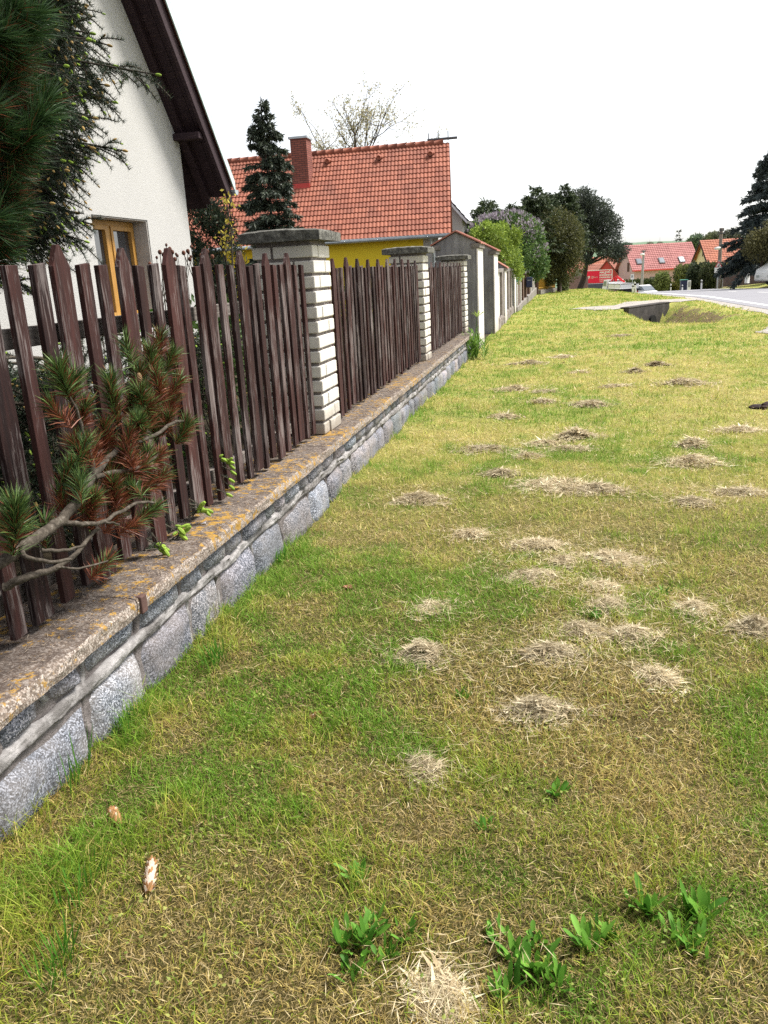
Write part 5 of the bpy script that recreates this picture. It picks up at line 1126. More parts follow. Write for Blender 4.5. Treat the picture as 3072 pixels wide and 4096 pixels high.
def wheel(b, c, r, w, mat=0): b.tube([(c[0], c[1] - w / 2, c[2]), (c[0], c[1] + w / 2, c[2])], r, 16, mat)
def build_truck():
    y = 99.5; x = at_y(2520, 1100, y)[0]; yaw = math.pi / 2 + math.radians(15); base = np.array([x, y, float(G(x, y)) - .05]); fr = frame_at(base, yaw)
    t = thing('flatbed_truck', 'white flatbed truck with a folded red loading crane driving away', 'truck', base)
    b = MB(); b.box(.1, 6.4, -.45, .45, .55, .9); b.box(-.02, .1, -1.0, 1.0, .5, .75); b.box(.2, 4.4, -1.0, 1.0, .9, .98); fr(b).build('chassis', M['black'], t)
    b = MB(); b.box(0, 4.4, -1.08, 1.08, .985, 1.06)
    for (a0, a1) in ((.03, 2.15), (2.2, 4.37)): b.box(a0, a1, 1.04, 1.08, 1.07, 1.55); b.box(a0, a1, -1.08, -1.04, 1.07, 1.55)
    b.box(0, .03, -1.03, 1.03, 1.07, 1.55); b.box(4.37, 4.4, -1.03, 1.03, 1.07, 1.75); fr(b).build('bed', M['white_paint'], t, bevel=.01)
    b = MB(); b.box(0, 4.4, 1.082, 1.1, 1.5, 1.57); [b.box(a, a + .05, 1.082, 1.1, 1.07, 1.5) for a in (.0, 2.15, 4.35)]; b.box(-.025, -.002, -1.03, 1.03, 1.5, 1.57); fr(b).build('bed_trim', M['darkgrey'], t)
    b = MB(); b.box(4.95, 6.7, -1.05, 1.05, .6, 1.2); b.prism([(4.95, 1.2), (6.7, 1.2), (6.35, 1.95), (5.0, 2.0)], 'y', -1.0, 1.0); cab = fr(b).build('cab', M['white_paint'], t, bevel=.05)
    b = MB(); b.prism([(5.3, 1.25), (6.5, 1.25), (6.25, 1.8), (5.3, 1.85)], 'y', 1.003, 1.015); b.box(4.94, 4.948, -.75, .75, 1.35, 1.85); fr(b).build('cab_window', M['car_glass'], cab)
    b = MB(); b.box(4.45, 4.85, -.4, .4, .98, 1.5); b.tube([(4.65, .1, 1.5), (4.65, .1, 2.25)], .2, 8); b.tube([(4.65, .1, 2.2), (4.4, .0, 2.3), (4.0, -.8, 1.65)], [.17, .17, .11], 6); b.tube([(4.65, .3, 2.2), (4.6, .75, 1.6)], .1, 6); fr(b).build('crane', M['red_paint'], t)
    for wx in (1.0, 5.7):
        for wy in (-.85, .85):
            b = MB(); wheel(b, (wx, wy, .43), .43, .3); k = fr(b).build('wheel', M['black'], t); b = MB(); wheel(b, (wx, wy + (.152 if wy > 0 else -.152), .43), .22, .01); fr(b).build('rim', M['grey'], k)
    for wy in (-.8, .8): b = MB(); b.box(-.045, -.022, wy - .2, wy + .2, .56, .7); fr(b).build('tail_light', M['red_paint'], t)
    y = 113.0; x = at_y(2388, 1100, y)[0]; base = np.array([x, y, float(G(x, y))]); fr = frame_at(base, math.pi + .15)
    t = thing('flat_trailer', 'low grey sided trailer with a white lower board under the billboard', 'trailer', base)
    b = MB(); b.box(-1.3, 1.35, -.9, .9, 1.25, 2.05); fr(b).build('body', M['darkgrey'], t, bevel=.03); b = MB(); b.box(-1.4, 1.4, -.95, .95, .75, 1.22); fr(b).build('side_board', M['white_paint'], t, bevel=.02)
    for wx in (-.5, .5):
        for wy in (-.8, .8): b = MB(); wheel(b, (wx, wy, .36), .36, .22); fr(b).build('wheel', M['black'], t)
build_truck()

def build_car(name, label, base, yaw, sc=1.0, van=False):
    """lofted body: stations along the length with half width, belt and roof heights"""
    base = np.asarray(base, float); fr = frame_at(base, yaw); t = thing(name, label, 'van' if van else 'car', base)
    def loft(b, st, mat=0):
        n = len(st); v = []
        for (x, hw, z0, z1, tw) in st: v += [(x, -hw, z0), (x, -hw * 1.02, (z0 + z1) / 2), (x, -hw * tw, z1), (x, hw * tw, z1), (x, hw * 1.02, (z0 + z1) / 2), (x, hw, z0)]
        f = [(i * 6 + j, i * 6 + (j + 1) % 6, i * 6 + 6 + (j + 1) % 6, i * 6 + 6 + j) for i in range(n - 1) for j in range(6)] + [tuple(range(6))[::-1], tuple(range(n * 6 - 6, n * 6))]
        b.add(np.array(v) * sc, f, mat)
    b = MB()
    if van: loft(b, [(-2.4, .88, .35, 1.9, .92), (-2.3, .95, .3, 2.05, .9), (1.0, .95, .3, 2.05, .9), (1.6, .95, .3, 1.35, .95), (2.35, .9, .3, 1.05, .92), (2.5, .8, .4, .85, .9)])
    else: loft(b, [(-2.0, .74, .42, .9, .9), (-1.9, .82, .32, .98, .92), (-.9, .85, .25, .96, .95), (.8, .85, .25, .93, .95), (1.7, .8, .28, .78, .9), (1.98, .66, .4, .66, .9)])
    body = fr(b).build('body', M['white_paint'], t, smooth=True, bevel=.02)
    b = MB()
    if not van:
        loft(b, [(-1.85, .72, .96, 1.02, .9), (-1.45, .74, .95, 1.42, .8), (-.2, .76, .94, 1.48, .8), (.35, .76, .92, 1.4, .8), (1.1, .7, .9, .96, .9)]); fr(b).build('cabin_glass', M['car_glass'], t)
        b = MB(); loft(b, [(-1.5, .63, 1.4, 1.45, .95), (-.2, .64, 1.46, 1.52, .95), (.35, .62, 1.38, 1.43, .95)]); fr(b).build('roof', M['white_paint'], t)
    else: b.box(1.0 * sc, 1.35 * sc, -.8 * sc, .8 * sc, 1.4 * sc, 1.95 * sc); fr(b).build('windscreen', M['car_glass'], t)
    for wx in (-1.25, 1.25):
        for wy in (-.76, .76): b = MB(); wheel(b, (wx * sc, wy * sc, .3), .3, .2); fr(b).build('wheel', M['black'], t)
    fx = 1.93 if not van else 2.46
    for wy in (-.5, .5): b = MB(); b.box(fx * sc, (fx + .06) * sc, (wy - .13) * sc, (wy + .13) * sc, .55 * sc, .68 * sc); fr(b).build('headlight', M['zinc'], t)
    b = MB(); b.box(-2.04 * sc if not van else -2.44, -1.99 * sc if not van else -2.39, -.6 * sc, -.45 * sc, .65, .85); fr(b).build('tail_light', M['red_paint'], t); return t
def build_vehicles():
    p = at_y(2580, 1150, 100.0); build_car('parked_car', 'small white hatchback car parked where the road bends', (p[0], 100, float(G(p[0], 100)) - .22), math.radians(-68))
    p = at_y(3178, 1080, 60.0); build_car('white_van', 'white van cut by the right edge of the photo above the bank', (p[0], 60, float(G(p[0], 60)) - .1), math.radians(-150), van=True)
build_vehicles()

def build_furniture():
    def marker(u, vt, vb, y, lab, lean=0.0):
        a = at_y(u, vb, y); z0 = min(a[2], float(G(a[0], y))); top = at_y(u, vt, y)[2]
        t = thing('marker_post', lab, 'marker post', (a[0], y, z0), 'white roadside marker posts'); h = top - z0
        b = MB(); b.prism([(-.07, 0), (.07, 0), (.06, h - .08), (-.06, h)], 'y', -.05, .05); M_ = np.array(Matrix.Rotation(lean, 3, 'Y')); b.v = [v @ M_.T + np.array([a[0], y, z0]) for v in b.v]; b.build('shaft', M['white_paint'], t, bevel=.012)
        b = MB(); b.box(-.075, .075, -.056, .056, h * .70, h * .82); b.v = [v @ M_.T + np.array([a[0], y, z0]) for v in b.v]; b.build('band', M['black'], t)
    marker(2531, 1136, 1172, 62, 'left of two white marker posts crossing beside the truck'); marker(2543, 1125, 1173, 61, 'taller leaning one of two white marker posts beside the truck', -.1)
    marker(2683, 1134, 1162, 101, 'small white marker post between the bush and the green cabinet'); marker(2729, 1138, 1161, 93, 'white marker post directly before the dark green cabinet'); marker(2805, 1118, 1156, 80, 'white marker post in front of the dark cypress hedge')
    marker(2269, 1125, 1168, 66, 'white marker post at the end of the pale bush by the yew')
    # warning sign with plate
    y = 79.0; f = at_y(2870, 1150, y); t = thing('road_sign', 'triangular double bend warning sign with a white plate below', 'road sign', f); s = y / FPX * 1.03
    b = MB(); b.tube([f + [0, .06, -.3], at_y(2876, 1042, y) + [0, .06, 0]], .045, 8); b.tube([f + [.42, .06, -.1], f + [.42, .06, .75]], .02, 6); b.tube([f + [0, .06, .7], f + [.42, .06, .75]], .02, 6); b.build('pole', M['zinc'], t)
    ap, L, R_ = at_y(2875, 1044, y), at_y(2859.5, 1069, y), at_y(2890, 1068, y)
    def tri(b, k, d):
        m = (ap + L + R_) / 3; v = [m + (q - m) * k for q in (ap, R_, L)]; v = [q + [0, d, 0] for q in v] + [q + [0, d + .02, 0] for q in v]; b.add(v, [(0, 1, 2), (5, 4, 3), (0, 3, 4, 1), (1, 4, 5, 2), (2, 5, 3, 0)])
    b = MB(); tri(b, 1.0, 0); face = b.build('red_triangle', M['red_paint'], t); b = MB(); tri(b, .68, -.012); b.build('white_field', M['white_paint'], face)
    m = (ap + L + R_) / 3; b = MB(); b.tube([m + [.02, -.03, -.17], m + [-.06, -.03, -.06], m + [.07, -.03, -.02], m + [.0, -.03, .12]], [.035, .035, .035, .03], 5); b.build('bend_symbol', M['black'], face)
    a, c = at_y(2858.5, 1070.5, y), at_y(2894, 1090, y); b = MB(); b.box(a[0], c[0], y, y + .02, c[2], a[2]); pl = b.build('plate', M['white_paint'], t)
    b = MB(); mw = (a[0] + c[0]) / 2; b.box(mw - .2, mw + .22, y - .012, y - .002, a[2] - .2, a[2] - .12); pl2 = b.build('plate_lettering', M['black'], pl); b = MB(); b.prism([(a[0] + .08, a[2] - .42), (a[0] + .2, a[2] - .42), (a[0] + .2, a[2] - .3)], 'y', y - .012, y - .002); b.box(a[0] + .26, c[0] - .1, y - .012, y - .002, a[2] - .42, a[2] - .33); b.build('plate_arrow', M['blue_paint'], pl)
    def pole(u0, vb, u1, vt, y, r0, mat, lab, lamp=None, arm=None):
        a, c = at_y(u0, vb, y), at_y(u1, vt, y); a[2] -= 1.5; t = thing('utility_pole', lab, 'utility pole', a); b = MB(); b.tube([a, (a + c) / 2, c], [r0, r0 * .85, r0 * .65], 10); b.build('shaft', mat, t)
        for v, k in (arm or []): q = at_y(u1 + (u0 - u1) * (v - vt) / (vb - vt), v, y); b = MB(); b.box(q[0] - k, q[0] + k, y - .2, y - .1, q[2] - .05, q[2] + .05); [b.tube([(q[0] + e, y - .15, q[2]), (q[0] + e, y - .15, q[2] + .2)], .05, 6) for e in (-k * .8, k * .8)]; b.build('cross_arm', M['darkgrey'], t)
        if lamp: q = at_y(*lamp, y); b = MB(); b.ball(q + [-.15, -.3, 0], (.32, .2, .14), 0); b.tube([q + [-.1, -.25, .02], q + [.2, 0, .1]], .05, 6); b.build('lamp_head', M['white_paint'], t, smooth=True)
    pole(2567, 1125, 2575, 1001, 118, .2, M['pole'], 'pale grey concrete utility pole before the pink house', lamp=(2573, 1018), arm=[(1006, .3)])
    pole(2873, 1150, 2886, 912, 84, .21, M['woodpole'], 'tall brown wooden utility pole behind the road sign', lamp=(2875, 993), arm=[(934, .35), (922, .2)])
    # board fences, cabinets
    def board_fence(name, lab, pts, hgt, step, mat, gap=.02):
        P0, P1 = [np.asarray(p, float) for p in pts]; t = thing(name, lab, 'fence', (P0 + P1) / 2); L = np.linalg.norm(P1 - P0); d = (P1 - P0) / L; nv = np.array([-d[1], d[0], 0]); b = MB(); r = np.random.default_rng(9)
        for s_ in np.arange(0, L, step):
            q = P0 + d * s_; e = q + d * (step - gap); h = hgt + r.normal(0, .03); v = [q - [0, 0, .4], e - [0, 0, .4], e + [0, 0, h], q + [0, 0, h]]; v = v + [w + nv * .03 for w in v]; b.add(v, [(0, 1, 2, 3), (7, 6, 5, 4), (0, 4, 5, 1), (1, 5, 6, 2), (2, 6, 7, 3), (3, 7, 4, 0)])
        b.build('boards', mat, t); b = MB(); 
        for h in (.3, hgt * .75): b.tube([P0 + nv * .07 + [0, 0, h], P1 + nv * .07 + [0, 0, h]], .04, 4)
        b.build('rail', mat, t)
    board_fence('board_fence', 'dark brown board fence on the bank below the huge spruce', (at_y(2886, 1131, 87), at_y(3090, 1108, 68)), 1.15, .17, M['boards'])
    board_fence('board_fence', 'weathered brown picket fence before the red billboard', (at_y(2277, 1146, 100), at_y(2350, 1148, 104)), 1.2, .19, M['boards'], .05)
    q = at_y(2734, 1160, 97); t = thing('green_cabinet', 'dark green metal container standing beside the white cabinet', 'container', q); b = MB(); b.box(q[0] - .35, q[0] + .35, 96.6, 97.4, q[2] - .3, q[2] + 1.05); b.build('body', M['blue_paint'], t, bevel=.03); b = MB(); b.box(q[0] - .4, q[0] + .4, 96.55, 97.45, q[2] + 1.052, q[2] + 1.12); b.build('lid', M['green_paint'], t, bevel=.02)
    q = at_y(2755, 1160, 95); t = thing('meter_cabinet', 'white electric meter cabinet standing before the dark hedge', 'cabinet', q); b = MB(); b.box(q[0] - .17, q[0] + .17, 94.85, 95.15, q[2] - .3, q[2] + .98); b.build('body', M['white_paint'], t, bevel=.02); b = MB(); b.box(q[0] - .13, q[0] + .13, 94.84, 94.848, q[2] + .3, q[2] + .9); b.build('door', M['grey'], t)
    q = at_y(2673, 1136, 117); t = thing('water_tank', 'pale white plastic tank behind the bush near the bend', 'tank', q); b = MB(); b.tube([q - [0, 0, .9], q, q + [0, 0, .3], q + [0, 0, .45]], [.42, .42, .4, .2], 14); b.build('body', M['white_paint'], t, smooth=True); b = MB(); b.tube([q + [0, 0, .451], q + [0, 0, .5]], .16, 10); b.build('lid', M['grey'], t)
    y = 92.0; q = at_y(2532, 1150, y); c = at_y(2529, 1107, y); t = thing('small_sign', 'small white square sign on a thin post before the pink gable', 'sign', q); b = MB(); b.tube([q - [0, 0, .8], c], .03, 6); b.build('pole', M['zinc'], t); b = MB(); b.box(c[0] - .16, c[0] + .16, y - .04, y - .02, c[2] - .28, c[2] + .25); k = b.build('panel', M['white_paint'], t); b = MB(); b.box(c[0] - .1, c[0] + .08, y - .046, y - .041, c[2] - .1, c[2] + .16); b.build('mark', M['grey'], k)
    q = at_y(2990, 1112, 72); t = thing('marker_stone', 'white painted boundary stone at the foot of the board fence', 'stone', q); b = MB(); b.tube([q - [0, 0, .4], q + [0, 0, .2], q + [-.03, 0, .38], q + [-.05, 0, .46]], [.2, .17, .12, .04], 9); b.build('stone', M['white_paint'], t, smooth=True)
    q = at_y(2450, 1171, 58); z = float(G(q[0], 58)); b = MB(); b.box(q[0] - .28, q[0] + .28, 57.8, 58.2, z + .02, z + .09); o = b.build('plank', M['boards'], loc=(q[0], 58, z), bevel=.01); tag(o, 'short rusty brown plank lying on the crest of the lawn', 'plank')
build_furniture()

# ------------------------------------------------------------------ near conifers
def curve(pts, n):
    """smooth path through a few points"""
    pts = np.asarray(pts, float); t = np.linspace(0, len(pts) - 1, n); i = np.clip(t.astype(int), 0, len(pts) - 2); f = (t - i)[:, None]
    p0 = pts[np.maximum(i - 1, 0)]; p1 = pts[i]; p2 = pts[i + 1]; p3 = pts[np.minimum(i + 2, len(pts) - 1)]
    return .5 * (2 * p1 + (p2 - p0) * f + (2 * p0 - 5 * p1 + 4 * p2 - p3) * f ** 2 + (3 * p1 - p0 - 3 * p2 + p3) * f ** 3)

def pine_tuft(nb, c, d, r, n=130, L=.065, shoot=.07, green=((.02, .06, .014), (.1, .17, .04)), brown=0.0, w=.0021, open_=1.0):
    """needles in a brush round the end of a shoot; brown = share of dead red needles, mostly low on the shoot"""
    d = unit(np.asarray(d, float)); s = r.random(n) ** .8; p = np.asarray(c) - d * shoot * (1 - s)[:, None]
    q = unit(r.normal(0, 1, (n, 3))); q = unit(q - d * (q @ d)[:, None]); ang = np.radians(r.uniform(28, 78, n) * open_) * (1.15 - .5 * s)
    nd = unit(d * np.cos(ang)[:, None] + q * np.sin(ang)[:, None] + [0, 0, .08]); ln = L * r.uniform(.65, 1.1, n)
    dead = r.random(n) < np.clip(brown * (1.5 - s), 0, 1); g = r.random((n, 1))
    col = np.where(dead[:, None], np.array([.075, .018, .01]) * (1 - g) + np.array([.22, .068, .028]) * g, np.array(green[0]) * (1 - g) + np.array(green[1]) * g)
    side = unit(np.cross(nd, r.normal(0, 1, (n, 3)))); mid = p + nd * (ln * .55)[:, None]; bend = unit(nd + r.normal(0, .12, (n, 3)) + [0, 0, -.1])
    tip = mid + bend * (ln * .5)[:, None]; h = side * w / 2
    v = np.stack([p - h, p + h, mid + h, mid - h, tip], 1).reshape(-1, 3); k = np.arange(n)[:, None] * 5
    nb.add(v, k + np.array([[0, 1, 2, 3]]), 0, np.repeat(col, 5, 0)); nb.f.append(k + np.array([[3, 2, 4]]) + nb.n - 5 * n); nb.m.append(np.zeros(n, int))

def build_pine_branch():
    r = np.random.default_rng(101); X = -1.60
    t = thing('pine_branch', 'low pine branch with green and rust red needles growing out in front of the pickets', 'pine branch', (-1.66, 1.9, .8))
    P = lambda u, v, x=X: at_x(u, v, x)
    b = MB(); nb = MB()
    def limb(px, r0, r1, n=14): q = curve([P(*a) for a in px], n) + r.normal(0, .002, (n, 3)); b.tube(q, np.linspace(r0, r1, n), 8); return q
    limb([(-260, 2400, -1.74), (-60, 2290, -1.66), (120, 2170), (240, 2085), (320, 1985), (370, 1905)], .021, .016, 24)
    limb([(370, 1905), (365, 1830), (335, 1740), (310, 1650, -1.6), (260, 1560, -1.58)], .012, .005)
    limb([(370, 1905), (440, 1830), (520, 1745, -1.58), (560, 1640, -1.58), (600, 1480, -1.6)], .014, .006, 18)
    limb([(470, 1800), (620, 1740, -1.56), (700, 1690, -1.55), (770, 1690, -1.55)], .009, .005)
    limb([(375, 1910), (470, 1885, -1.57), (560, 1870, -1.55), (640, 1815, -1.55)], .011, .005)
    limb([(250, 2085), (330, 2098, -1.56), (420, 2085, -1.55), (540, 2015, -1.53), (620, 2010, -1.52)], .010, .005, 18)
    limb([(420, 2088, -1.55), (480, 2100, -1.53)], .005, .003, 5)
    limb([(20, 2350, -1.64), (100, 2310, -1.58), (200, 2280, -1.56), (300, 2215, -1.56), (390, 2110, -1.58)], .014, .006, 18)
    limb([(85, 2195, -1.6), (110, 2230, -1.56), (200, 2250, -1.53), (290, 2235, -1.52)], .008, .005, 10); limb([(165, 2200, -1.58), (250, 2200, -1.54), (340, 2180, -1.53)], .007, .004, 9)
    limb([(225, 2270, -1.55), (330, 2270, -1.53), (430, 2245, -1.53)], .004, .003, 8)
    b.build('branches', M['branch'], t, smooth=True)
    tufts = [(235, 1480, -1.58, (-.1, -.2, 1), 190, .075, .15), (300, 1510, -1.6, (.2, .1, .9), 120, .07, .4), (440, 1520, -1.6, (.0, .1, 1), 150, .066, .2), (455, 1600, -1.6, (0, 0, 1), 110, .06, .55),
             (560, 1570, -1.57, (.1, -.3, .9), 200, .072, .25), (600, 1400, -1.6, (0, .1, 1), 130, .06, .35), (640, 1345, -1.61, (.1, .2, 1), 130, .058, .75), (690, 1420, -1.6, (.3, .4, .8), 170, .066, .3), (620, 1450, -1.63, (.1, .2, .9), 200, .06, .1), (500, 1370, -1.6, (-.2, -.1, 1), 70, .06, .1),
             (555, 1690, -1.54, (.3, -.4, .6), 210, .068, .35), (750, 1700, -1.54, (.3, .5, .6), 230, .066, .35), (640, 1560, -1.6, (.2, .3, .8), 150, .062, .7), (690, 1600, -1.62, (.2, .4, .6), 150, .062, .8),
             (645, 1815, -1.55, (.2, .6, .3), 150, .06, .9), (580, 1860, -1.54, (.2, .4, .2), 140, .06, .85), (660, 1900, -1.55, (.2, .6, .3), 140, .062, .85), (600, 1920, -1.58, (.1, .5, .3), 140, .06, .6), (520, 1950, -1.58, (.1, .4, .2), 130, .06, .9), (625, 2030, -1.52, (.3, .6, .2), 130, .06, .3), (550, 2090, -1.55, (.2, .5, .1), 110, .06, .92), (470, 2050, -1.58, (.1, .4, .3), 110, .06, .85),
             (60, 2030, -1.55, (.1, .1, 1), 260, .072, .18), (30, 2100, -1.6, (0, 0, 1), 120, .065, .3), (310, 1950, -1.63, (-.1, .1, 1), 90, .066, .35), (430, 2240, -1.54, (.2, .5, .3), 90, .055, .7), (370, 1760, -1.62, (0, .1, 1), 110, .06, .85), (300, 1760, -1.62, (-.2, 0, .8), 110, .06, .85), (200, 1620, -1.6, (-.4, -.1, .6), 90, .06, .8), (340, 1620, -1.6, (.2, .1, .7), 120, .06, .8), (420, 1700, -1.62, (.1, 0, .8), 110, .06, .85), (500, 1820, -1.6, (.1, .2, .5), 120, .06, .85), (180, 2080, -1.63, (.1, 0, .8), 60, .06, .4), (380, 2010, -1.6, (.1, .2, .6), 90, .06, .8), (720, 1520, -1.6, (.3, .5, .5), 120, .06, .75), (560, 1480, -1.62, (0, .1, .9), 120, .06, .4)]
    for k in range(26):
        q = [(320, 1985), (370, 1905), (340, 1740), (440, 1830), (520, 1745), (560, 1640), (620, 1740), (560, 1870), (470, 1885), (330, 1800), (600, 1560), (650, 1680), (520, 1900)][k % 13]
        tufts.append((q[0] + r.normal(0, 45), q[1] + r.normal(0, 45), r.uniform(-1.66, -1.55), (r.normal(0, .3), r.normal(.1, .3), .7), 110, .058, .15 if k % 3 == 0 else .8))
    for (u, v, x, d, n, L, br) in tufts: pine_tuft(nb, P(u, v, x), d, r, int(n * 2.0), L * 1.18, .1, brown=br, w=.0027, green=((.015, .045, .012), (.13, .2, .05)))
    nb.build('needles', M['needle'], t)
    cb = MB(); c = P(560, 1530, -1.56)
    for k in range(40):
        z = k / 40; a = k * 2.4; rad = .008 * math.sin(.35 + z * 2.6); cb.ball(c + [rad * math.cos(a), rad * math.sin(a), z * .035], (.0035, .0035, .003), 0, (.3, .19, .1), 6, 4)
    cb.build('bud', M['cone'], t)
build_pine_branch()

def spruce_shoot(nb, bb, p, d, L, r, tipc=None, w=.0032, nl=.031, dens=700, flat=.4, c0=(.012, .026, .016), c1=(.05, .075, .04)):
    d = unit(d); n = max(10, int(dens * L)); s = r.random(n); sag = np.array([0, 0, -.2 * L]); base = p + d * (s * L)[:, None] + sag * (s ** 2)[:, None]
    q = unit(r.normal(0, 1, (n, 3))); q = unit(q - d * (q @ d)[:, None]); q[:, 2] += .25; nd = unit(q + d * r.uniform(.15, .85, n)[:, None]); g = r.random((n, 1))
    nb.tris(base, nd, unit(np.cross(nd, r.normal(0, 1, (n, 3)))), nl * r.uniform(.7, 1.15, n), w, 0, np.array(c0) * (1 - g) + np.array(c1) * g)
    pts = p + d * (np.linspace(0, 1, 4) * L)[:, None] + sag * (np.linspace(0, 1, 4) ** 2)[:, None]; bb.tube(pts, [.004, .0035, .003, .002], 4, cap=False)
    return pts[-1], unit(pts[-1] - pts[-2])
def bud(tb, p, d, r, L=.022, green=None):
    g = r.random() < .55 if green is None else green; col = np.array([.2, .3, .04]) * r.uniform(.8, 1.4) if g else np.array([.3, .2, .07]) * r.uniform(.7, 1.3)
    q = Vector(d).to_track_quat('Z', 'Y').to_matrix(); tb.ball(np.asarray(p) + np.asarray(d) * L * .4, (L * .27, L * .27, L * .62), 0, col, 7, 5, M=[list(x) + [0] for x in q] + [[0, 0, 0, 1]])

def spruce_bough(nb, bb, tb, pts, r, L0=.42, n_sub=16, hang=.35, tipbuds=True):
    """a bough through pts carrying side twigs, each with its own shoots and buds"""
    q = curve(pts, 24); bb.tube(q, np.linspace(.012, .004, 24), 6); tot = np.linalg.norm(np.diff(q, axis=0), axis=1).sum()
    spruce_shoot(nb, bb, q[-4], q[-1] - q[-4], np.linalg.norm(q[-1] - q[-4]) * 1.05, r)
    bud(tb, q[-1], unit(q[-1] - q[-3]), r, .03)
    for k in range(n_sub):
        f = .08 + .9 * (k + r.random() * .6) / n_sub; i = min(int(f * 23), 22); p = q[i]; tg = unit(q[i + 1] - q[i]); lat = unit(np.cross(tg, [0, 0, 1])) * (1 if k % 2 else -1)
        L = L0 * (1.08 - f) * r.uniform(.6, 1.15) + .05; d = unit(tg * .75 + lat * r.uniform(.2, .8) + np.array([0, 0, r.normal(-hang, .55)]))
        e, dd = spruce_shoot(nb, bb, p, d, L, r)
        if r.random() < .6: bud(tb, e, dd, r)
        m = int(L / .042)
        for j in range(m):
            s = (j + .5) / m; pp = p + d * L * s + np.array([0, 0, -.2 * L]) * s * s; l2 = unit(np.cross(d, [0, 0, 1]) + 1e-6) * (1 if j % 2 else -1); d2 = unit(d * .7 + l2 * .7 + np.array([0, 0, r.normal(-.15, .3)])); Ls = (.07 + .12 * (1 - s)) * r.uniform(.6, 1.2)
            e2, q2 = spruce_shoot(nb, bb, pp, d2, Ls, r)
            if r.random() < .3: bud(tb, e2, q2, r, .018)

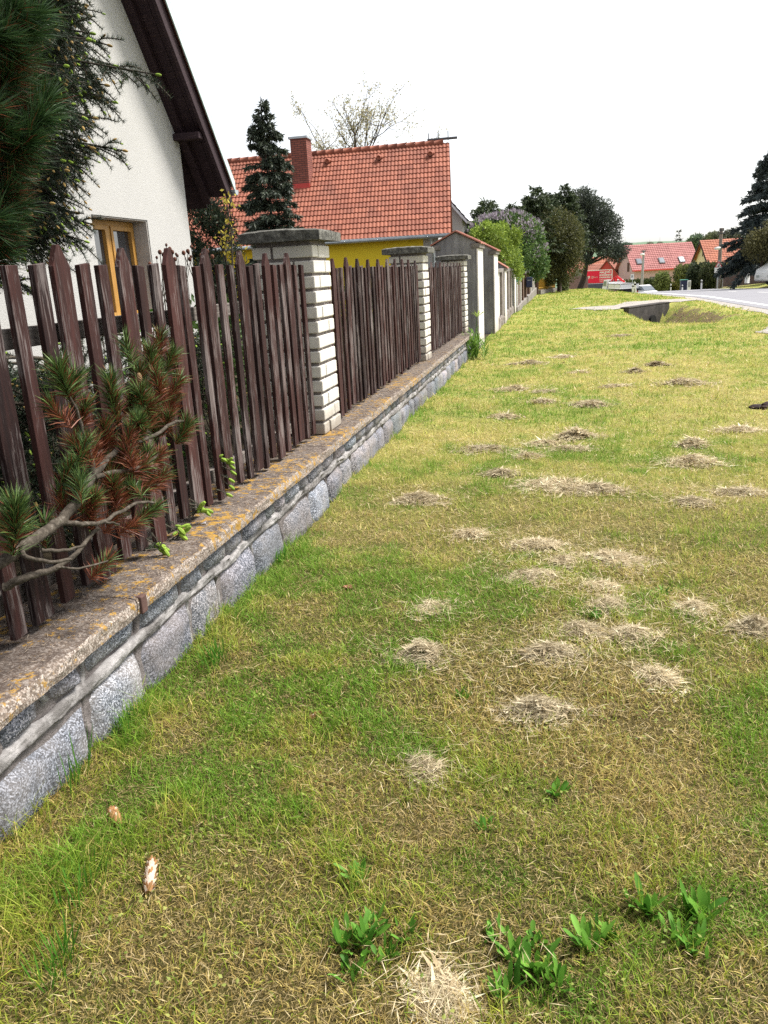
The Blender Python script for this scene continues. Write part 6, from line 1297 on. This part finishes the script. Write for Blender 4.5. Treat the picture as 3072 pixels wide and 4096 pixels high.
def build_near_conifers():
    r = np.random.default_rng(202)
    # spruce in front of the white gable: boughs end where the light tips stand against the wall
    t = thing('spruce_tree', 'dark spruce with pale budding tips hanging before the white gable wall', 'tree', (-4.3, 4.4, .4)); nb, bb, tb = MB(), MB(), MB()
    tr = np.array([[-4.35, 4.3, .3], [-4.3, 4.3, 2], [-4.3, 4.35, 3.6], [-4.3, 4.3, 5.2]]); bb.tube(curve(tr, 12), np.linspace(.11, .07, 12), 9)
    tips = [((625, 298), 4.3, 3.0), ((455, 262), 4.5, 3.1), ((350, 60), 4.5, 3.4), ((335, 20), 4.1, 3.4), ((492, 602), 4.4, 2.75), ((450, 408), 4.55, 2.9), ((300, 720), 4.2, 2.5), ((260, 680), 4.0, 2.6), ((362, 896), 4.3, 2.2), ((340, 965), 4.5, 2.0), ((300, 850), 4.1, 2.2), ((380, 470), 4.2, 2.8), ((220, 120), 4.0, 3.3), ((200, 980), 4.2, 1.9), ((420, 340), 4.3, 3.0), ((250, 1040), 4.4, 1.8), ((150, 760), 4.0, 2.3), ((430, 180), 4.6, 3.3), ((330, 560), 4.5, 2.7), ((180, 560), 3.9, 2.7), ((120, 1150), 4.3, 1.6), ((90, 1000), 4.0, 1.8)]
    for (uv, y, z0) in tips:
        e = at_y(uv[0], uv[1], y); z0 = e[2] + r.uniform(.2, .45); s0 = np.array([-4.3, 4.3, z0]); mid = s0 * .5 + e * .5 + [0, 0, .1]
        spruce_bough(nb, bb, tb, [s0, mid, e], r, .2, 44)
    for k in range(95):       # fuller boughs behind those
        u, v = r.uniform(-120, 390), r.uniform(-250, 1000); u -= max(0, v - 600) * .45 + abs(v - 380) * .1; e = at_y(u, v, r.uniform(3.9, 4.7)); s0 = np.array([-4.3, 4.3, e[2] + r.uniform(.1, .4)])
        spruce_bough(nb, bb, tb, [s0, (s0 + e) / 2 + [0, 0, .05], e], r, .22, 24)
    for k in range(75):       # dense near sprays closing the crown
        v = r.uniform(-200, 960); lim = np.interp(v, [-200, 60, 250, 330, 420, 560, 640, 720, 800, 880, 960], [350, 330, 400, 470, 330, 380, 400, 300, 240, 270, 260]); u = r.uniform(60, lim); e = at_y(u, v, r.uniform(4.0, 4.6)); s0 = e + np.array([-.55, r.normal(0, .15), r.uniform(.05, .3)])
        spruce_bough(nb, bb, tb, [s0, (s0 + e) / 2 + [0, 0, .03], e], r, .15, 16)
    bb.build('branches', M['branch'], t, smooth=True); nb.build('needles', M['needle'], t); tb.build('buds', M['cone'], t)['kind'] = 'stuff'
    # long-needled pine at the left edge, nearer than the spruce
    t = thing('pine_tree', 'long needled dark pine filling the upper left corner of the photo', 'tree', (-2.6, 2.5, .4)); nb, bb = MB(), MB()
    bb.tube(curve([(-2.75, 2.6, .3), (-2.7, 2.6, 1.6), (-2.6, 2.6, 3.2)], 10), np.linspace(.06, .03, 10), 8)
    ends = [(120, 130, 2.75, .1), (60, 40, 2.7, .1), (150, 60, 2.8, .1), (170, 470, 2.75, .12), (120, 560, 2.7, .15), (190, 400, 2.85, .1), (60, 230, 2.7, .75), (30, 330, 2.7, .85), (80, 400, 2.8, .6), (20, 520, 2.65, .4), (40, 640, 2.7, .6), (100, 640, 2.8, .3), (30, 760, 2.7, .65), (60, 830, 2.75, .5), (30, 930, 2.7, .4), (-20, 870, 2.6, .3), (-40, 130, 2.6, .2), (-30, 440, 2.6, .4), (10, 1010, 2.7, .3), (20, 150, 2.65, .2), (90, 250, 2.9, .5), (110, 340, 2.9, .3), (60, 720, 2.85, .6), (20, 620, 2.85, .5)]
    for (u, v, y, br) in ends:
        e = at_y(u, v, y); a = np.array([-2.65, 2.6, e[2] - .25]); bb.tube(curve([a, (a + e) / 2 - [0, 0, .03], e], 8), np.linspace(.014, .006, 8), 6, cap=False); d = unit(e - a) * .9 + np.array([.1, -.1, .25])
        pine_tuft(nb, e, d, r, 330, .125, .1, green=((.012, .035, .012), (.055, .11, .03)), brown=br * .45, w=.0026, open_=.95)
        pine_tuft(nb, e - unit(d) * .1, d, r, 200, .12, .1, green=((.012, .03, .012), (.045, .09, .03)), brown=min(1, br * .9), w=.0026)
    bb.build('branches', M['branch'], t, smooth=True); nb.build('needles', M['needle'], t)
    # dark low spruces directly behind the pickets
    for i, (c, R, lab) in enumerate((((-2.45, 2.6, .35), .55, 'dark low spruce directly behind the left end of the picket fence'), ((-2.5, 3.7, .35), .5, 'dark low spruce behind the pickets under the house window'), ((-2.6, 4.85, .35), .5, 'dark low spruce behind the pickets near the first brick pillar'))):
        t = thing('garden_spruce', lab, 'shrub', c, 'low spruces behind the picket fence'); nb, bb, tb = MB(), MB(), MB(); c = np.array(c); bb.tube([c, c + [0, 0, .9]], [.03, .015], 6)
        for k in range(46 if i == 0 else 34):
            a = r.uniform(0, 6.283); e = c + np.array([math.cos(a) * R, math.sin(a) * R * 1.2, r.uniform(.05, .95)]); s0 = c + [0, 0, max(.05, e[2] - c[2])]
            spruce_bough(nb, bb, tb, [s0, (s0 + e) / 2 + [0, 0, .04], e], r, .24, 9)
        bb.build('branches', M['branch'], t, smooth=True); nb.build('needles', M['needle'], t); tb.build('buds', M['cone'], t)['kind'] = 'stuff'
    # bright shoots poking out between the pickets
    for (u, v, x, z, lab) in ((900, 1835, -1.76, .6, 'highest bright tipped spruce sprig poking through the pickets'), (800, 2035, -1.75, .47, 'small tight spruce sprig on the coping beside a pale petal'), (722, 2108, -1.75, .47, 'spruce sprig with two fat green shoots low on the coping'), (640, 2185, -1.73, .47, 'lowest spruce sprig with one long green shoot on the coping')):
        e = at_x(u, v, x); t = thing('spruce_sprig', lab, 'sprig', e, 'spruce sprigs poking through the pickets'); nb, bb, tb = MB(), MB(), MB()
        for k in range(5):
            d = unit(np.array([.8, r.normal(.2, .5), r.normal(.15, .5)])); q, dd = spruce_shoot(nb, bb, e - d * .07 + r.normal(0, .012, 3), d, .085, r, nl=.016, w=.0022, c0=(.02, .05, .03), c1=(.07, .12, .06))
            bud(tb, q, dd, r, r.uniform(.03, .045), True); bud(tb, q - dd * .02, unit(dd + r.normal(0, .5, 3)), r, .028, True)
        if u == 900:
            for k in range(5): q = e + [-.0, r.normal(0, .03), -.03 - .035 * k]; d = unit(np.array([.7, r.normal(.3, .3), -.3])); q2, dd = spruce_shoot(nb, bb, q - d * .05, d, .06, r, nl=.016); bud(tb, q2, dd, r, .035, True)
        bb.build('twig', M['branch'], t); nb.build('needles', M['needle'], t); tb.build('shoots', M['cone'], t)
build_near_conifers()

# ------------------------------------------------------------------ small plants and finds
def blade_plant(b, base, n, L, w, r, c0, c1, lean=(.2, .7), segs=4):
    for k in range(n):
        a = r.uniform(0, 6.283); le = r.uniform(*lean); d = np.array([math.cos(a), math.sin(a), 0]); sd = np.array([-math.sin(a), math.cos(a), 0]); ln = L * r.uniform(.65, 1.15); g = r.random(); col = np.array(c0) * (1 - g) + np.array(c1) * g
        v = []; tw = r.normal(0, .3)
        for i in range(segs + 1):
            s = i / segs; ww = w * (math.sin(.35 + s * 2.6)) * (1 if i < segs else .15); p = np.asarray(base) + d * (.012 + ln * (math.sin(le * s * 1.35) * .9)) + np.array([0, 0, ln * s * math.cos(le * s)]); q = sd * math.cos(tw) + np.array([0, 0, 1]) * math.sin(tw)
            v += [p - q * ww / 2, p + np.array([0, 0, -ww * .18]), p + q * ww / 2]
        b.add(v, [(3 * i + j, 3 * i + j + 1, 3 * i + j + 4, 3 * i + j + 3) for i in range(segs) for j in range(2)], 0, col)
def build_small():
    r = np.random.default_rng(303)
    PL = [((1460, 3800), 9, .1, 'bright ribwort plantain at the bottom left of the foreground weeds'), ((1430, 3530), 7, .075, 'small upright plantain above the foreground weeds'), ((2140, 3900), 9, .09, 'plantain clump in the lowest middle of the lawn'), ((2350, 3820), 10, .09, 'tall bright plantain right of the lowest clump'), ((2580, 3660), 10, .1, 'big bright plantain at the lower right of the lawn'), ((2810, 3690), 9, .1, 'plantain with broad pale leaves nearest the right edge'), ((2230, 3190), 8, .07, 'lone plantain in the middle of the foreground straw'), ((2020, 4010), 8, .09, 'plantain cut by the bottom edge of the photo'), ((1850, 2800), 10, .06, 'low flat green weed left of the ragged hay heap'), ((2780, 3830), 8, .08, 'lower plantain beside the broad leafed one at right'), ((1400, 3920), 8, .08, 'plantain close to the bottom edge left of centre'), ((1950, 3350), 6, .06, 'tiny plantain among yellowish clover'), ((2380, 2500), 9, .06, 'green tuft weed right of the pale hay dome'), ((2650, 2380), 9, .06, 'bright green weed tuft on the right lawn')]
    for (u, v, L) in ((1500, 3740, .07), (1385, 3800, .08), (1540, 3840, .07), (2060, 3840, .07), (2230, 3960, .08), (2160, 3800, .06), (2440, 3760, .06), (1620, 3760, .06), (2000, 3760, .06), (2700, 3780, .07)):
        PL.append(((u, v), 8, L, 'one of the low dark green plantains filling in between the bigger weeds'))
    for (uv, n, L, lab) in PL:
        c = at_z(*uv); c[2] = G(c[0], c[1]) + .005; b = MB(); wl = r.uniform(.14, .24); [blade_plant(b, c + np.append(r.normal(0, .012, 2), 0), 1, L * r.uniform(.35, .85), L * wl * r.uniform(.7, 1.2), r, (.05, .15, .015), (.17, .36, .045), (.1, 1.0)) for _ in range(n + 12)]; o = b.build('plantain', M['leaf'], loc=tuple(c), smooth=True); tag(o, lab, 'weed', 'plantain weeds in the lawn')
    # lush grass tufts along the wall foot
    for (u, v, n, L, lab) in ((290, 3120, 16, .17, 'single tall grass tuft leaning on the granite left of the cone'), (430, 2900, 30, .09, 'dense bright grass tuft at the first wide wall joint'), (860, 2640, 60, .1, 'largest bright green grass tuft along the wall foot'), (1120, 2250, 30, .09, 'bright grass tuft against the wall right of the sprigs'), (330, 3560, 40, .11, 'loose green grass tuft left of the long pale cone'), (230, 3860, 40, .11, 'lowest lush grass tuft at the bottom left')):
        c = at_z(u, v); c[0] = max(c[0], -1.6); c[2] = G(c[0], c[1]); b = MB()
        for k in range(n): blade_plant(b, c + np.append(r.normal(0, .03, 2), 0) * [.6, 1.5, 0], 1, L, .005, r, (.045, .15, .012), (.11, .27, .03), (.05, .5), 3)
        b.v = [np.maximum(q, [-1.62, -99, -99]) for q in b.v]
        o = b.build('grass_tuft', M['blade'], loc=tuple(c)); tag(o, lab, 'grass tuft', 'lush grass tufts by the wall')
    # spruce cones on the lawn
    def cone(uv, L, R, az, pale, lab):
        c = at_z(*uv); c[2] = G(c[0], c[1]) + R * .9; b = MB(); ax = np.array([math.cos(az), math.sin(az), .05]); u1 = np.array([-math.sin(az), math.cos(az), 0]); u2 = np.cross(ax, u1); n = 110
        b.tube([c - ax * L * .48, c - ax * L * .2, c + ax * L * .25, c + ax * L * .48], [R * .4, R * .75, R * .65, R * .15], 10, 0, (.2, .1, .045))
        for k in range(n):
            s = k / n; a = k * 2.39996; rad = R * (.45 + .55 * math.sin(.3 + s * 2.5)); p = c + ax * L * (s - .5) + (u1 * math.cos(a) + u2 * math.sin(a)) * rad * .7; o_ = u1 * math.cos(a) + u2 * math.sin(a); d = unit(ax * .85 + o_ * .55); sd = np.cross(ax, o_); w = R * .55
            g = r.random(); col = (np.array([.17, .08, .03]) * (1 - g) + np.array([.4, .21, .09]) * g) if r.random() > pale else np.array([.54, .43, .34]) * r.uniform(.8, 1.1)
            tip = p + d * R * .95; b.add([p - sd * w * .5, p + sd * w * .5, tip + sd * w * .32, tip + o_ * .0006 + d * R * .15, tip - sd * w * .32], [(0, 1, 2, 3, 4)], 0, col)
        o = b.build('spruce_cone', M['cone'], loc=tuple(c)); tag(o, lab, 'cone')
    cone((600, 3505), .115, .016, 1.95, .5, 'long whitish spruce cone lying in the lower left grass'); cone((462, 3268), .075, .015, 2.35, .05, 'stubby tan spruce cone close to the granite wall'); cone((1255, 2868), .05, .014, .8, .1, 'small brown spruce cone alone on the lawn')
    for (uv, sz, col, lab) in (((1390, 2355), .035, (.2, .07, .05), 'curled red brown dead leaf on the green patch'), ((3058, 1632), .17, (.035, .02, .02), 'dark brown clod at the right edge of the lawn')):
        c = at_z(*uv); c[2] = G(c[0], c[1]) + .012; b = MB()
        for k in range(5): 
            d = unit(r.normal(0, 1, 3) * [1, 1, .25]); b.ball(c + d * sz * .4, (sz * .6, sz * .42, sz * .22), 0, np.array(col) * r.uniform(.7, 1.3), 8, 5)
        o = b.build('dead_leaf' if sz < .1 else 'earth_clod', M['cone'], loc=tuple(c)); tag(o, lab, 'leaf' if sz < .1 else 'clod')
    c = at_z(808, 2092, .446); b = MB(); b.leaves(np.array([c - [.0, .02, 0]]), np.array([[.2, .95, .12]]), np.array([[.95, -.2, .1]]), .055, .03, 0, np.array([[.6, .55, .56]]), .25); o = b.build('petal', M['leaf'], loc=tuple(c)); tag(o, 'pale dry petal lying on the coping beside a spruce sprig', 'petal')
    # yellow lily at the end of the granite wall
    c = at_z(1893, 1436); c[0] = -1.52; c[2] = 0; t = thing('lily_plant', 'bushy green lily with a single tall stem at the end of the granite wall', 'plant', c); b = MB()
    for k in range(9):
        base = c + np.append(r.normal(0, .09, 2), 0); h = r.uniform(.25, .5)
        for q in range(14): blade_plant(b, base + [0, 0, h * q / 14], 2, .2, .022, r, (.07, .16, .02), (.22, .36, .07), (.5, 1.2), 3)
    b.build('leaves', M['leaf'], t, smooth=True); b = MB(); s = c + [.02, -.03, 0]; b.tube([s, s + [0, 0, .4], s + [.04, 0, .8]], [.008, .007, .005], 6, 0, (.1, .2, .03)); b.build('stem', M['leaf'], t); b = MB(); blade_plant(b, s + [.04, 0, .76], 14, .16, .02, r, (.2, .32, .04), (.36, .44, .1), (.4, 1.2), 3); b.build('flower_bud', M['leaf'], t, smooth=True)
    # sapling with yellow new leaves, and rose stems with old hips
    c = at_y(930, 1080, 7.2); base = np.array([c[0], 7.2, .4]); top = at_y(903, 785, 7.2); t = thing('sapling', 'thin sapling with bright yellow young leaves before the red roof', 'sapling', base); b = MB(); lb = MB()
    b.tube([base, at_y(930, 1060, 7.2), at_y(925, 930, 7.2), top], [.012, .009, .007, .003], 6)
    for (u, v, n, sp) in ((910, 800, 26, .05), (915, 830, 14, .05), (918, 880, 8, .03), (928, 905, 6, .03), (918, 960, 16, .07), (885, 935, 8, .04), (910, 1010, 8, .03), (968, 985, 8, .04), (905, 980, 14, .05), (925, 945, 6, .03)):
        p = at_y(u, v, 7.2); st = at_y(926, min(v + 30, 1060), 7.2); b.tube([st, p], .003, 4, cap=False); k = p + r.normal(0, sp * .6, (n, 3)); d = unit(r.normal(0, 1, (n, 3)) + [0, 0, .3]); g = r.random((n, 1)); lb.leaves(k, d, unit(np.cross(d, r.normal(0, 1, (n, 3)))), r.uniform(.025, .05, n), .022, 0, np.array([.3, .24, .02]) * (1 - g) + np.array([.55, .46, .09]) * g)
    b.build('stem', M['branch'], t); lb.build('leaves', M['leaf'], t)
    t = thing('rose_bush', 'bare thin rose stems with dried hips behind the pickets', 'bush', (-2.5, 4.8, .4)); b = MB(); hb = MB(); lb = MB()
    for (u, v) in ((640, 1012), (655, 1022), (680, 1000), (690, 1012), (735, 1015), (752, 1008), (625, 1080), (805, 1025), (700, 1040), (760, 1040), (600, 1060), (665, 1005), (830, 1010), (850, 1030)):
        y = r.uniform(4.7, 5.2); e = at_y(u, v, y); s = np.array([e[0] + r.normal(0, .12), y + r.normal(0, .1), .5]); b.tube(curve([s, (s + e) / 2 + r.normal(0, .05, 3), e], 7), np.linspace(.006, .0025, 7), 5, cap=False); hb.ball(e + [0, 0, .005], (.013, .013, .015), 0, np.array([.1, .04, .025]) * r.uniform(.6, 1.6), 7, 5)
        if r.random() < .7: e2 = e + r.normal(0, .05, 3); b.tube([(s + e * 3) / 4, e2], .002, 4, cap=False); hb.ball(e2, (.009, .009, .011), 0, (.09, .04, .03), 6, 4)
    n = 260; p = np.column_stack([r.uniform(-2.9, -2.2, n), r.uniform(4.4, 5.6, n), r.uniform(.5, 1.45, n)]); d = unit(r.normal(0, 1, (n, 3))); g = r.random((n, 1)); lb.leaves(p, d, unit(np.cross(d, r.normal(0, 1, (n, 3)))), r.uniform(.03, .06, n), .032, 0, np.array([.05, .13, .02]) * (1 - g) + np.array([.15, .28, .05]) * g)
    b.build('stems', M['branch'], t); hb.build('hips', M['cone'], t); lb.build('leaves', M['leaf'], t)
    # ivy-like undergrowth behind the further panels
    for i, (y0, y1, lab) in enumerate(((5.6, 10.5, 'green garden shrubs behind the middle picket panel'), (11.0, 15.4, 'green garden shrubs behind the farthest picket panel'))):
        blobs = [((-2.75 + r.normal(0, .15), y, .75 + .2 * r.normal()), (.4, .5, .5)) for y in np.arange(y0 + .3, y1, .55)]
        broadleaf('garden_shrub', lab, 'bush', (-2.7, (y0 + y1) / 2, .35), blobs, 7000, .06, (.02, .05, .012), (.08, .14, .03), .03, 'shrubs behind the picket fence', seed=200 + i, gap=.3)
build_small()

conifer('spruce_tree', 'unseen spruce added behind the camera to shade the foreground', (-3.6, -3.0, .3), 12, 3.3, 22, 8, .3, .42, 230, (.016, .028, .02), (.06, .08, .045), power=.7, low=.2, seed=77, hang=.4)  # out-of-view tree added to block sky light from fence and near lawn
